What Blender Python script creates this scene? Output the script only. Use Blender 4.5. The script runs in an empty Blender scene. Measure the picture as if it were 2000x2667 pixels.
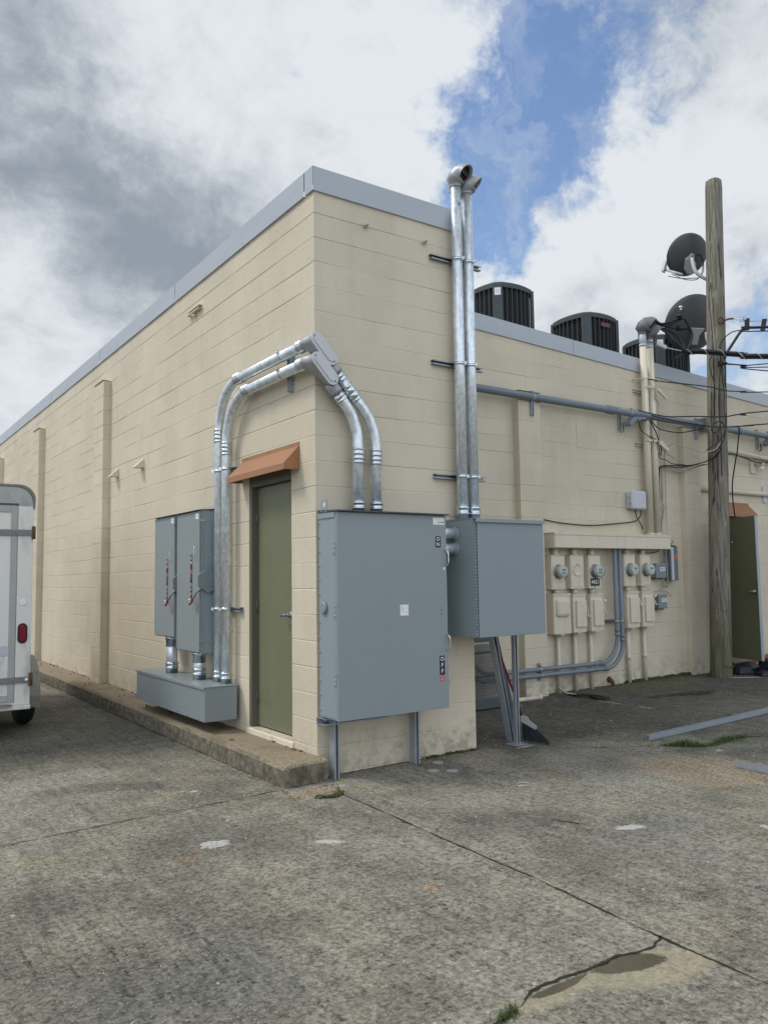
import bpy, math, random
from mathutils import Vector, Matrix, noise as mnoise
random.seed(7)
S = bpy.context.scene
COL = S.collection
C = 0.2032            # block course height
D = 1.8437            # plane of the set-back wall
PI = math.pi
V = Vector

# ------------------------------------------------------------------ node helpers
class NT:
    def __init__(s, tree): s.t = tree; s.n = tree.nodes; s.l = tree.links
    def new(s, typ, **kw):
        n = s.n.new(typ)
        for k, v in kw.items(): setattr(n, k, v)
        return n
    def put(s, sock, val):
        if val is None: return
        if hasattr(val, 'is_output'): s.l.new(val, sock)
        else:
            if sock.type == 'RGBA' and len(val) == 3: val = (*val, 1)
            sock.default_value = val
    def math(s, op, a, b=None, c=None, clamp=False):
        n = s.new('ShaderNodeMath', operation=op); n.use_clamp = clamp
        s.put(n.inputs[0], a); s.put(n.inputs[1], b); s.put(n.inputs[2], c)
        return n.outputs[0]
    def vmath(s, op, a, b=None, scale=None):
        n = s.new('ShaderNodeVectorMath', operation=op)
        s.put(n.inputs[0], a); s.put(n.inputs[1], b)
        if scale is not None: s.put(n.inputs['Scale'], scale)
        return n.outputs['Value'] if op in ('LENGTH', 'DISTANCE', 'DOT_PRODUCT') else n.outputs[0]
    def mix(s, f, a, b, mode='MIX'):
        n = s.new('ShaderNodeMix', data_type='RGBA', blend_type=mode)
        s.put(n.inputs[0], f); s.put(n.inputs[6], a); s.put(n.inputs[7], b)
        return n.outputs[2]
    def lerp(s, f, a, b):
        n = s.new('ShaderNodeMix', data_type='FLOAT')
        s.put(n.inputs[0], f); s.put(n.inputs[2], a); s.put(n.inputs[3], b)
        return n.outputs[0]
    def noise(s, vec, scale, detail=4, rough=.55, dist=0.0, col=False):
        n = s.new('ShaderNodeTexNoise')
        s.put(n.inputs['Vector'], vec); s.put(n.inputs['Scale'], scale); s.put(n.inputs['Detail'], detail)
        s.put(n.inputs['Roughness'], rough); s.put(n.inputs['Distortion'], dist)
        return n.outputs['Color'] if col else n.outputs['Fac']
    def voro(s, vec, scale, feature='F1'):
        n = s.new('ShaderNodeTexVoronoi', feature=feature)
        s.put(n.inputs['Vector'], vec); s.put(n.inputs['Scale'], scale)
        return n.outputs['Distance']
    def ramp(s, f, a, b):            # smooth step a..b -> 0..1
        n = s.new('ShaderNodeMapRange', interpolation_type='SMOOTHSTEP')
        s.put(n.inputs[0], f); s.put(n.inputs[1], a); s.put(n.inputs[2], b)
        return n.outputs[0]
    def obj(s):
        return s.new('ShaderNodeTexCoord').outputs['Object']
    def geo(s):
        return s.new('ShaderNodeNewGeometry').outputs['Position']
    def scale(s, vec, sc):
        return s.vmath('MULTIPLY', vec, sc)
    def sep(s, vec):
        n = s.new('ShaderNodeSeparateXYZ'); s.put(n.inputs[0], vec); return n.outputs
    def comb(s, x, y, z):
        n = s.new('ShaderNodeCombineXYZ')
        for i, q in enumerate((x, y, z)): s.put(n.inputs[i], q)
        return n.outputs[0]
    def bump(s, h, strength, dist, normal=None):
        n = s.new('ShaderNodeBump'); s.put(n.inputs['Height'], h)
        n.inputs['Strength'].default_value = strength; n.inputs['Distance'].default_value = dist
        if normal is not None: s.put(n.inputs['Normal'], normal)
        return n.outputs[0]

def new_mat(name):
    m = bpy.data.materials.new(name); m.use_nodes = True
    t = NT(m.node_tree); b = t.n['Principled BSDF']
    return m, t, b

def paint(name, rgb, rough=.5, var=.07, scale=3.0, bump=.0, metal=0.0, dirt=None, dirt_amt=.35, fine=40, spec=.4, streak=0):
    m, t, b = new_mat(name)
    o = t.obj()
    n1 = t.noise(o, scale, 5, .6)
    n2 = t.noise(t.scale(o, (1, 1, .18)), scale*4, 4, .6)
    v = t.math('ADD', t.math('MULTIPLY', n1, .6), t.math('MULTIPLY', n2, .4))
    f = t.math('MULTIPLY_ADD', t.math('SUBTRACT', v, .5), var*4, 1.0)
    col = t.vmath('SCALE', rgb, None, f)
    if dirt is not None:
        d = t.ramp(t.noise(t.scale(o, (1, 1, .25) if streak else (1, 1, 1)), scale*2.2, 8, .68), .52, .72)
        col = t.mix(t.math('MULTIPLY', d, dirt_amt), col, dirt)
    t.put(b.inputs['Base Color'], col)
    b.inputs['Metallic'].default_value = metal
    t.put(b.inputs['Roughness'], t.math('MULTIPLY_ADD', t.math('SUBTRACT', n2, .5), .25, rough, clamp=True))
    b.inputs['Specular IOR Level'].default_value = spec
    if bump: t.put(b.inputs['Normal'], t.bump(t.noise(o, fine, 4, .6), bump, .004))
    return m

M = {}
BEIGE = (.600, .537, .422)
def wall_material():
    m, t, b = new_mat('painted_block')
    o = t.obj()
    big = t.noise(o, .55, 4, .55)
    mid = t.noise(o, 2.3, 5, .6)
    sk = t.noise(t.scale(o, (3.2, 3.2, .35)), 1.6, 5, .65)
    f = t.math('ADD', t.math('MULTIPLY_ADD', t.math('SUBTRACT', big, .5), .34, 1.0), t.math('MULTIPLY', t.math('SUBTRACT', mid, .5), .20))
    f = t.math('ADD', f, t.math('MULTIPLY', t.math('SUBTRACT', sk, .5), .10))
    # each block took the paint a little differently
    xyz = t.sep(o)
    row = t.math('FLOOR', t.math('DIVIDE', xyz[2], C))
    sh = t.math('MULTIPLY', t.math('MODULO', row, 2.0), .5)
    bx = t.math('FLOOR', t.math('ADD', t.math('DIVIDE', t.math('ADD', xyz[0], xyz[1]), .4064), sh))
    wn = t.new('ShaderNodeTexWhiteNoise'); t.put(wn.inputs['Vector'], t.comb(bx, row, 3.0))
    f = t.math('ADD', f, t.math('MULTIPLY', t.math('SUBTRACT', wn.outputs['Value'], .5), .055))
    col = t.vmath('SCALE', BEIGE, None, f)
    # grey mildew veils and rain streaks
    mil = t.ramp(t.noise(t.scale(o, (1.6, 1.6, .5)), 1.1, 7, .66), .54, .74)
    col = t.mix(t.math('MULTIPLY', mil, .32), col, (.36, .345, .285))
    dr = t.ramp(t.noise(t.scale(o, (6, 6, .45)), 1.3, 6, .6), .62, .78)
    col = t.mix(t.math('MULTIPLY', dr, .22), col, (.30, .28, .22))
    # splash-back dirt and moss blotches above the paving, with ragged tops of their own
    zz = t.math('ADD', xyz[2], t.math('MULTIPLY', t.math('SUBTRACT', t.noise(o, 5.0, 6, .7), .5), .9))
    low = t.math('SUBTRACT', 1.0, t.ramp(zz, .0, .34))
    low = t.math('MULTIPLY', low, t.ramp(t.noise(o, 9, 5, .7), .40, .62))
    col = t.mix(t.math('MULTIPLY', low, .55), col, (.20, .19, .125))
    spk = t.ramp(t.noise(o, 42, 3, .6), .70, .76)
    col = t.mix(t.math('MULTIPLY', spk, .25), col, (.30, .27, .20))
    t.put(b.inputs['Base Color'], col)
    b.inputs['Roughness'].default_value = .62
    b.inputs['Specular IOR Level'].default_value = .3
    h = t.math('ADD', t.math('MULTIPLY', t.noise(o, 120, 4, .65), .45), t.noise(o, 30, 5, .6))
    t.put(b.inputs['Normal'], t.bump(h, .45, .006))
    return m
M['wall'] = wall_material()
M['beige'] = paint('beige_enamel', (.64, .59, .475), .45, .05, 3, .05, dirt=(.28, .25, .18), dirt_amt=.30, streak=1)
M['grey'] = paint('grey_enamel', (.236, .274, .291), .38, .035, 1.2, .03, fine=260, spec=.5)
M['greyd'] = paint('grey_enamel_side', (.245, .298, .325), .40, .035, 1.2, .03, fine=260, spec=.5)
M['pvc'] = paint('grey_plastic_pipe', (.17, .205, .245), .45, .08, 4, .02, dirt=(.30, .31, .31), dirt_amt=.25)
M['dark'] = paint('black_void', (.012, .012, .013), .8, .02)
M['rub'] = paint('black_rubber', (.018, .018, .02), .55, .1, 8)
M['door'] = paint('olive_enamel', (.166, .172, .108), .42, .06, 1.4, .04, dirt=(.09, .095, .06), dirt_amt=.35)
M['doorframe'] = paint('taupe_enamel', (.115, .108, .085), .5, .07)
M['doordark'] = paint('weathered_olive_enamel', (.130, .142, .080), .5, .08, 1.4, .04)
M['awn'] = paint('terracotta_enamel', (.335, .160, .078), .5, .05, 2, .02)
M['awn2'] = paint('faded_terracotta', (.31, .140, .072), .5, .05, 2, .02)
M['fascia'] = paint('blue_grey_coping', (.405, .445, .495), .36, .03, .9, .0, spec=.5)
M['zinc'] = paint('bright_zinc', (.62, .68, .72), .22, .12, 16, .03, metal=1.0)
M['lb'] = paint('cast_aluminium', (.36, .375, .395), .45, .05, 8, .10, metal=.35, fine=180)
M['steel'] = paint('dull_steel', (.28, .30, .32), .42, .10, 10, .05, metal=.9)
M['rust'] = paint('rusty_iron', (.12, .055, .03), .8, .3, 20, .2)
M['white'] = paint('white_label', (.78, .79, .80), .4, .02, 5)
M['whiteplastic'] = paint('pale_plastic', (.50, .53, .58), .4, .03, 5)
M['ink'] = paint('black_ink', (.012, .012, .016), .35, .02)
M['red'] = paint('red_plastic', (.20, .012, .016), .35, .05)
M['redink'] = paint('red_ink', (.42, .10, .11), .5, .2, 90)
M['greyink'] = paint('grey_ink', (.25, .26, .28), .5, .3, 120)
M['green'] = paint('green_meter_face', (.13, .28, .19), .4, .1, 40)
M['meterface'] = paint('grey_meter_face', (.66, .68, .66), .4, .1, 30)
M['hvac'] = paint('charcoal_enamel', (.052, .064, .070), .5, .06, 4, .03)
M['coil'] = paint('black_coil', (.010, .012, .013), .65, .25, 60, .6, fine=220)
M['dish'] = paint('dark_grey_dish', (.082, .090, .096), .5, .10, 2.5, .02, dirt=(.10, .09, .06), dirt_amt=.4)
M['mast'] = paint('pale_steel_mast', (.48, .50, .54), .4, .06)
M['cable'] = paint('black_cable', (.014, .014, .018), .5, .05)
M['cabletan'] = paint('tan_cable', (.40, .38, .31), .5, .1)
M['cablegrey'] = paint('grey_cable', (.30, .30, .28), .5, .1)
M['bare'] = paint('bare_aluminium_wire', (.55, .56, .58), .4, .05, metal=.8)
M['trailer'] = paint('chalky_white_skin', (.72, .715, .68), .52, .08, 1.6, .03, dirt=(.25, .24, .205), dirt_amt=.7, streak=1)
M['trailergrey'] = paint('weathered_aluminium', (.40, .41, .40), .5, .12, 3, .04, dirt=(.14, .135, .12), dirt_amt=.5, streak=1)
M['trim'] = paint('dull_aluminium_trim', (.38, .39, .385), .45, .08, 5)
M['bezel'] = paint('black_lamp_rubber', (.015, .013, .015), .5, .05)
M['lens'] = paint('red_lamp_lens', (.22, .006, .014), .12, .10, 30)
M['bluestrut'] = paint('blue_grey_strut', (.33, .37, .41), .38, .08, 5, .02, metal=.30)
M['meshframe'] = paint('dark_blue_grey_steel', (.035, .042, .055), .5, .1, 8)
M['meshwire'] = paint('dark_expanded_metal', (.050, .052, .050), .5, .2, 8)
M['bristle'] = paint('dark_bristle', (.03, .036, .045), .7, .3, 60)
M['orange'] = paint('orange_board', (.34, .10, .03), .6, .15, 5)
M['bag'] = paint('black_plastic_bag', (.012, .014, .022), .35, .2, 9, .8, fine=14)
M['roof'] = paint('roof_membrane', (.32, .32, .31), .8, .1)
M['moss'] = paint('moss', (.055, .070, .018), .9, .35, 30, .5)
M['grass'] = paint('grass_blade', (.080, .118, .030), .6, .30, 9)
M['leaf'] = paint('weed_leaf', (.05, .10, .022), .6, .3, 20)

def galvanised():
    m, t, b = new_mat('galvanised_pipe')
    o = t.obj()
    sp = t.noise(o, 22, 5, .7); st = t.noise(t.scale(o, (1, 1, .22)), 30, 4, .7)
    f = t.math('MULTIPLY_ADD', t.math('SUBTRACT', t.math('ADD', sp, st), 1.0), 1.0, 1.0)
    t.put(b.inputs['Base Color'], t.vmath('SCALE', (.70, .76, .81), None, f))
    b.inputs['Metallic'].default_value = .62
    t.put(b.inputs['Roughness'], t.math('MULTIPLY_ADD', sp, .30, .20))
    t.put(b.inputs['Normal'], t.bump(t.noise(o, 60, 3, .5), .06, .002))
    return m
M['galv'] = galvanised()

def pole_material():
    m, t, b = new_mat('weathered_pole_wood')
    o = t.obj()
    st = t.scale(o, (1, 1, .045))
    g = t.noise(st, 34, 8, .7, .4)
    big = t.noise(t.scale(o, (1, 1, .35)), 3.2, 5, .6)
    col = t.mix(t.ramp(g, .30, .70), (.095, .086, .068), (.305, .290, .245))
    col = t.mix(t.math('MULTIPLY', t.ramp(big, .42, .66), .55), col, (.170, .156, .105))
    bl = t.ramp(t.noise(t.scale(o, (1, 1, .30)), 11, 5, .7), .60, .68)
    col = t.mix(t.math('MULTIPLY', bl, .45), col, (.43, .425, .395))
    crk = t.noise(t.scale(o, (1, 1, .03)), 10, 3, .55, .3)
    ck = t.math('ABSOLUTE', t.math('SUBTRACT', crk, .5))
    ckm = t.math('SUBTRACT', 1.0, t.ramp(ck, .004, .020))
    ckm = t.math('MULTIPLY', ckm, t.ramp(t.noise(t.scale(o, (1, 1, .12)), 6, 2, .5), .40, .50))
    col = t.mix(t.math('MULTIPLY', ckm, .9), col, (.022, .019, .015))
    z = t.sep(o)[2]
    gm = t.math('SUBTRACT', 1.0, t.ramp(t.math('ADD', z, t.math('MULTIPLY', t.noise(t.scale(o, (1, 1, .2)), 5, 5, .6), 1.6)), .9, 2.2))
    col = t.mix(t.math('MULTIPLY', gm, .62), col, (.085, .088, .042))
    t.put(b.inputs['Base Color'], col); b.inputs['Roughness'].default_value = .85
    b.inputs['Specular IOR Level'].default_value = .2
    h = t.math('SUBTRACT', g, t.math('MULTIPLY', ckm, 1.6))
    t.put(b.inputs['Normal'], t.bump(h, .7, .008))
    return m
M['pole'] = pole_material()

def aggregate():
    m, t, b = new_mat('exposed_aggregate_concrete')
    o = t.obj()
    n = t.noise(o, 95, 4, .7); v = t.voro(o, 130)
    big = t.noise(o, 2.4, 6, .65)
    col = t.mix(t.ramp(n, .32, .68), (.125, .100, .066), (.43, .36, .255))
    col = t.mix(t.math('MULTIPLY', t.ramp(v, .10, .02), .5), col, (.50, .46, .38))
    col = t.mix(t.math('MULTIPLY', t.ramp(big, .50, .66), .50), col, (.13, .115, .085))
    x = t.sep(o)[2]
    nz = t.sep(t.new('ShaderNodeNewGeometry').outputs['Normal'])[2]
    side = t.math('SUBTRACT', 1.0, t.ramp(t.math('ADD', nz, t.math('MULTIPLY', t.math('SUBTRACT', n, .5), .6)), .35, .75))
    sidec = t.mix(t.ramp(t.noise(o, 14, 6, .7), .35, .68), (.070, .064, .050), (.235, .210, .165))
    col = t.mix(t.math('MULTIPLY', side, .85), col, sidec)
    t.put(b.inputs['Base Color'], col); b.inputs['Roughness'].default_value = .9
    b.inputs['Specular IOR Level'].default_value = .2
    t.put(b.inputs['Normal'], t.bump(t.math('ADD', n, t.math('MULTIPLY', v, -1.0)), .8, .006))
    return m
M['agg'] = aggregate()

def glass():
    m, t, b = new_mat('clear_meter_glass')
    b.inputs['Base Color'].default_value = (.86, .90, .88, 1)
    b.inputs['Roughness'].default_value = .05
    b.inputs['Transmission Weight'].default_value = .85
    b.inputs['IOR'].default_value = 1.25
    return m
M['glass'] = glass()

# ------------------------------------------------------------------ ground material
CRACK = [(-.225, -3.27), (-.333, -3.31), (-.465, -3.289), (-.533, -3.276), (-.665, -3.285), (-.746, -3.276), (-.853, -3.271), (-.92, -3.265), (-.978, -3.275), (-1.073, -3.325), (-1.154, -3.341), (-1.227, -3.361), (-1.5, -3.45), (-2.2, -3.6)]
def ground_material():
    m, t, b = new_mat('stained_brushed_concrete')
    p = t.geo()
    at = lambda n: t.new('ShaderNodeAttribute', attribute_name=n)
    mid = t.noise(p, 2.1, 6, .65); fine = t.noise(p, 38, 5, .7); grit = t.noise(p, 68, 4, .8)
    wv = t.noise(t.scale(p, (1.0, .06, 1)), 26, 3, .6)            # broom marks run along the long wall
    base = t.mix(t.ramp(mid, .30, .70), (.140, .131, .101), (.236, .221, .176))
    base = t.mix(t.math('MULTIPLY', t.ramp(t.noise(p, 1.0, 6, .6), .52, .66), .45), base, (.235, .200, .145))
    k = t.math('ADD', t.math('MULTIPLY', t.math('SUBTRACT', fine, .5), 2.5), t.math('MULTIPLY', t.math('SUBTRACT', wv, .5), .75))
    k = t.math('ADD', k, t.math('MULTIPLY', t.math('SUBTRACT', grit, .5), 2.6))
    k = t.math('ADD', k, t.math('MULTIPLY', t.math('SUBTRACT', t.noise(p, 19, 4, .7), .5), .8))
    ln = t.math('ABSOLUTE', t.math('SUBTRACT', t.noise(t.scale(p, (1.0, .05, 1)), 9, 3, .6, .2), .5))
    k = t.math('SUBTRACT', k, t.math('MULTIPLY', t.math('MULTIPLY', t.ramp(ln, .022, .004), t.ramp(t.noise(p, 1.3, 4, .6), .46, .60)), .24))
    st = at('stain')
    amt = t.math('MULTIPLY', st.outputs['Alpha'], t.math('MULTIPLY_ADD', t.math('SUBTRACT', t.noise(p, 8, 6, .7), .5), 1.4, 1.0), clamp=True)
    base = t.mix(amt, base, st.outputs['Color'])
    base = t.vmath('SCALE', base, None, t.math('ADD', 1.02, k))
    vr = t.noise(p, 17, 2, .5)
    chip = t.math('MULTIPLY', t.ramp(t.voro(p, 52), .24, .10), t.ramp(vr, .47, .55))
    base = t.mix(t.math('MULTIPLY', chip, .75), base, (.44, .42, .37))
    chip2 = t.math('MULTIPLY', t.ramp(t.voro(t.vmath('ADD', p, (7.3, 2.1, 0)), 34), .19, .09), t.ramp(vr, .51, .43))
    base = t.mix(t.math('MULTIPLY', chip2, .75), base, (.034, .033, .031))
    rag = t.math('MULTIPLY', t.math('SUBTRACT', t.noise(p, 24, 6, .75), .5), 1.5)
    sp = t.ramp(t.math('ADD', at('splash').outputs['Fac'], rag), .50, .62)
    base = t.mix(t.math('MULTIPLY', sp, .78), base, (.47, .465, .44))
    sd = t.ramp(t.math('ADD', at('sand').outputs['Fac'], t.math('MULTIPLY', rag, .5)), .42, .62)
    base = t.mix(t.math('MULTIPLY', sd, .85), base, t.vmath('SCALE', (.30, .265, .185), None, t.math('MULTIPLY_ADD', k, .35, 1.0)))
    wet = t.math('MULTIPLY', t.ramp(t.math('ADD', at('wet').outputs['Fac'], t.math('MULTIPLY', rag, .25)), .44, .54), sd)
    base = t.mix(t.math('MULTIPLY', wet, .85), base, (.055, .048, .032))
    t.put(b.inputs['Base Color'], base)
    t.put(b.inputs['Roughness'], t.lerp(wet, .88, .10))
    b.inputs['Specular IOR Level'].default_value = .25
    h = t.math('ADD', t.math('MULTIPLY_ADD', grit, .6, fine), t.math('MULTIPLY', wv, .7))
    t.put(b.inputs['Normal'], t.bump(t.lerp(wet, h, .8), .55, .010))
    return m
M['ground'] = ground_material()
M['joint'] = paint('packed_joint_dirt', (.022, .020, .014), .95, .3, 20, .5)

# ------------------------------------------------------------------ mesh helpers
ORG = {}
def frame(axis, ref=None):
    a = V(axis).normalized()
    r = V(ref) if ref is not None else (V((0, 0, 1)) if abs(a.z) < .9 else V((1, 0, 0)))
    u = (r - a*r.dot(a)).normalized(); return u, a.cross(u).normalized(), a
class MB:
    def __init__(s): s.v = []; s.f = []; s.s = []
    def add(s, vs, fs, sm=False):
        o = len(s.v); s.v += [V(q) for q in vs]
        for f in fs: s.f.append([i+o for i in f]); s.s.append(sm)
        return s
    def box(s, a, b):
        x0, x1 = sorted((a[0], b[0])); y0, y1 = sorted((a[1], b[1])); z0, z1 = sorted((a[2], b[2]))
        return s.add([(x0, y0, z0), (x1, y0, z0), (x1, y1, z0), (x0, y1, z0), (x0, y0, z1), (x1, y0, z1), (x1, y1, z1), (x0, y1, z1)],
                     [(0, 3, 2, 1), (4, 5, 6, 7), (0, 1, 5, 4), (1, 2, 6, 5), (2, 3, 7, 6), (3, 0, 4, 7)])
    def obox(s, c, u, v, w):
        c, u, v, w = V(c), V(u), V(v), V(w)
        pts = [c+a*u+b*v+d*w for d in (-1, 1) for a, b in ((-1, -1), (1, -1), (1, 1), (-1, 1))]
        fs = [(0, 3, 2, 1), (4, 5, 6, 7), (0, 1, 5, 4), (1, 2, 6, 5), (2, 3, 7, 6), (3, 0, 4, 7)]
        if u.cross(v).dot(w) < 0: fs = [f[::-1] for f in fs]
        return s.add(pts, fs)
    def loft(s, rings, cap0=True, cap1=True, sm=True):
        n = len(rings[0]); vs = [q for r in rings for q in r]; fs = []
        for k in range(len(rings)-1):
            for i in range(n):
                j = (i+1) % n; fs.append((k*n+i, k*n+j, (k+1)*n+j, (k+1)*n+i))
        s.add(vs, fs, sm)
        o = len(s.v)-len(vs)
        if cap0: s.f.append([o+i for i in range(n)][::-1]); s.s.append(False)
        if cap1: s.f.append([o+(len(rings)-1)*n+i for i in range(n)]); s.s.append(False)
        return s
    def lathe(s, org, axis, prof, seg=20, ref=None, cap=True, sm=True):
        u, w, a = frame(axis, ref); org = V(org)
        rings = [[org+a*t+(u*math.cos(2*PI*i/seg)+w*math.sin(2*PI*i/seg))*r for i in range(seg)] for t, r in prof]
        return s.loft(rings, cap, cap, sm)
    def cyl(s, a, b, r, r2=None, seg=16):
        a, b = V(a), V(b)
        return s.lathe(a, b-a, [(0, r), ((b-a).length, r if r2 is None else r2)], seg)
    def tube(s, pts, r, seg=12, cap=True):
        pts = [V(q) for q in pts]; n = len(pts); rings = []; u = None
        for i, q in enumerate(pts):
            t = (pts[min(i+1, n-1)]-pts[max(i-1, 0)]).normalized()
            if u is None: u, w, _ = frame(t)
            else:
                u = (u-t*u.dot(t)).normalized(); w = t.cross(u)
            rr = r[i] if isinstance(r, (list, tuple)) else r
            rings.append([q+(u*math.cos(2*PI*k/seg)+w*math.sin(2*PI*k/seg))*rr for k in range(seg)])
        return s.loft(rings, cap, cap, True)
    def prism(s, poly, org, u, v, w, depth, sm=False):
        org, u, v, w = V(org), V(u), V(v), V(w)
        if u.cross(v).dot(w) < 0: poly = poly[::-1]
        a = [org+u*x+v*y for x, y in poly]; b = [q+w*depth for q in a]; n = len(poly)
        return s.add(a+b, [tuple(range(n))[::-1], tuple(range(n, 2*n))] + [(i, (i+1) % n, n+(i+1) % n, n+i) for i in range(n)], sm)
    def ball(s, c, r, seg=10, rings=6, sq=(1, 1, 1)):
        c = V(c); R = []
        for k in range(1, rings):
            th = PI*k/rings
            R.append([c+V((math.sin(th)*math.cos(2*PI*i/seg)*r*sq[0], math.sin(th)*math.sin(2*PI*i/seg)*r*sq[1], -math.cos(th)*r*sq[2])) for i in range(seg)])
        return s.loft(R, True, True, True)
    def text(s, body, size, org, u, v, depth=.0012, w=None):
        cu = bpy.data.curves.new('lettering_curve', 'FONT'); cu.body = body; cu.size = size
        cu.align_x = 'CENTER'; cu.align_y = 'CENTER'; cu.resolution_u = 3
        cu.extrude = 0; cu.offset = size*.012
        ob = bpy.data.objects.new('lettering_tmp', cu); COL.objects.link(ob)
        dg = bpy.context.evaluated_depsgraph_get(); dg.update()
        me = bpy.data.meshes.new_from_object(ob.evaluated_get(dg))
        u, v = V(u).normalized(), V(v).normalized(); n = V(w).normalized() if w is not None else u.cross(v)
        org = V(org)
        s.add([org+u*q.co.x+v*q.co.y+n*depth for q in me.vertices], [tuple(f.vertices) for f in me.polygons])
        bpy.data.objects.remove(ob); bpy.data.meshes.remove(me); bpy.data.curves.remove(cu)
        return s
    def build(s, name, mat, parent=None, bevel=0, seg=1, **kw):
        if parent is None:
            lo = V((min(q.x for q in s.v), min(q.y for q in s.v), min(q.z for q in s.v)))
            hi = V((max(q.x for q in s.v), max(q.y for q in s.v), 0))
            org = V(((lo.x+hi.x)/2, (lo.y+hi.y)/2, lo.z)) if not kw.pop('at0', False) else V((0, 0, 0))
        else: org = ORG[parent.name]
        me = bpy.data.meshes.new(name)
        me.from_pydata([q-org for q in s.v], [], s.f); me.update()
        me.polygons.foreach_set('use_smooth', s.s)
        me.materials.append(M[mat] if isinstance(mat, str) else mat)
        ob = bpy.data.objects.new(name, me); COL.objects.link(ob)
        if parent is None: ob.location = org
        else: ob.parent = parent
        ORG[ob.name] = org
        if bevel:
            bm = ob.modifiers.new('Bevel', 'BEVEL'); bm.width = bevel; bm.segments = seg; bm.limit_method = 'ANGLE'; bm.angle_limit = math.radians(50)
        tag(ob, **kw)
        return ob
def tag(o, label=None, cat=None, group=None, kind=None):
    if label: o['label'] = label
    if cat: o['category'] = cat
    if group: o['group'] = group
    if kind: o['kind'] = kind
    return o
def thing(name, loc, label, cat, group=None):
    o = bpy.data.objects.new(name, None); COL.objects.link(o); o.location = loc; o.empty_display_size = .05
    ORG[o.name] = V(loc)
    return tag(o, label, cat, group)
def dup(root, delta, label=None, group=None):
    """a copy of a thing with copies of its parts and sub-parts"""
    def rec(o, par):
        c = o.copy(); COL.objects.link(c); ORG[c.name] = ORG[o.name]
        if par is not None: c.parent = par
        for ch in [q for q in list(bpy.data.objects) if q.parent == o]: rec(ch, c)
        return c
    r = rec(root, None); r.location = V(root.location)+V(delta)
    if label: r['label'] = label
    if group: r['group'] = group
    return r
def fillet(pts, rad, n=10):
    pts = [V(q) for q in pts]; out = [pts[0]]
    for i in range(1, len(pts)-1):
        a, b, c = pts[i-1], pts[i], pts[i+1]
        d1 = (a-b).normalized(); d2 = (c-b).normalized()
        r = rad[i-1] if isinstance(rad, (list, tuple)) else rad
        ang = d1.angle(d2); L = r/math.tan(ang/2)
        L = min(L, (a-b).length*.98, (c-b).length*.98)
        p0, p1 = b+d1*L, b+d2*L; rr = L*math.tan(ang/2)
        cen = b+(d1+d2).normalized()*(rr/math.sin(ang/2))
        u = (p0-cen); w = (p1-cen); tot = u.angle(w)
        for k in range(n+1):
            f = k/n
            out.append(cen+(u*math.sin((1-f)*tot)+w*math.sin(f*tot))/math.sin(tot))
    out.append(pts[-1]); return out
def smooth(pts, n=6):
    """Catmull-Rom curve through the points"""
    p = [V(q) for q in pts]; p = [p[0]*2-p[1]]+p+[p[-1]*2-p[-2]]; out = []
    for i in range(1, len(p)-2):
        for k in range(n):
            t = k/n; a, b, c, d = p[i-1], p[i], p[i+1], p[i+2]
            out.append(.5*((2*b)+(c-a)*t+(2*a-5*b+4*c-d)*t*t+(3*b-a-3*c+d)*t**3))
    out.append(p[-2]); return out
def stadium(L, W, n=10):
    """closed outline, long axis along x"""
    r = W/2; h = L/2-r
    return [(h+r*math.cos(a), r*math.sin(a)) for a in [-PI/2+PI*i/n for i in range(n+1)]] + [(-h-r*math.cos(a), -r*math.sin(a)) for a in [-PI/2+PI*i/n for i in range(n+1)]]
def gz(x, y=0): return -.018+.0085*min(max(x, 0), 9)
X_, Y_, Z_ = V((1, 0, 0)), V((0, 1, 0)), V((0, 0, 1))
# ------------------------------------------------------------------ the setting
def lin(a, b, h): n = max(1, round((b-a)/h)); return [a+(b-a)*i/n for i in range(n)]
xs = [-260, -120, -40, -15, -8, -5] + lin(-3.6, -1.6, .05) + lin(-1.6, 1.2, .03) + lin(1.2, 9, .06) + [9, 10, 11, 14, 24, 60, 140, 260]
ys = [-260, -100, -30, -14, -9, -7, -5.5] + lin(-4.6, -3.6, .05) + lin(-3.6, -.1, .03) + lin(-.1, 5, .06) + [5, 6, 8, 12, 20, 40, 100, 260]
g = MB()
g.add([(x, y, gz(x, y)) for y in ys for x in xs], [(j*len(xs)+i, j*len(xs)+i+1, (j+1)*len(xs)+i+1, (j+1)*len(xs)+i) for j in range(len(ys)-1) for i in range(len(xs)-1)])
gr = g.build('ground', 'ground', at0=True, kind='structure')
def sst(x, a, b): q = min(1, max(0, (x-a)/(b-a))); return q*q*(3-2*q)
def ell(x, y, c, rx, ry, ang):
    dx, dy = x-c[0], y-c[1]; ca, sa = math.cos(ang), math.sin(ang)
    return math.hypot((dx*ca+dy*sa)/rx, (dy*ca-dx*sa)/ry)
def fbm(x, y, s, o=3): return mnoise.fractal(V((x*s, y*s, o*1.7)), .8, 2.1, o)
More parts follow.
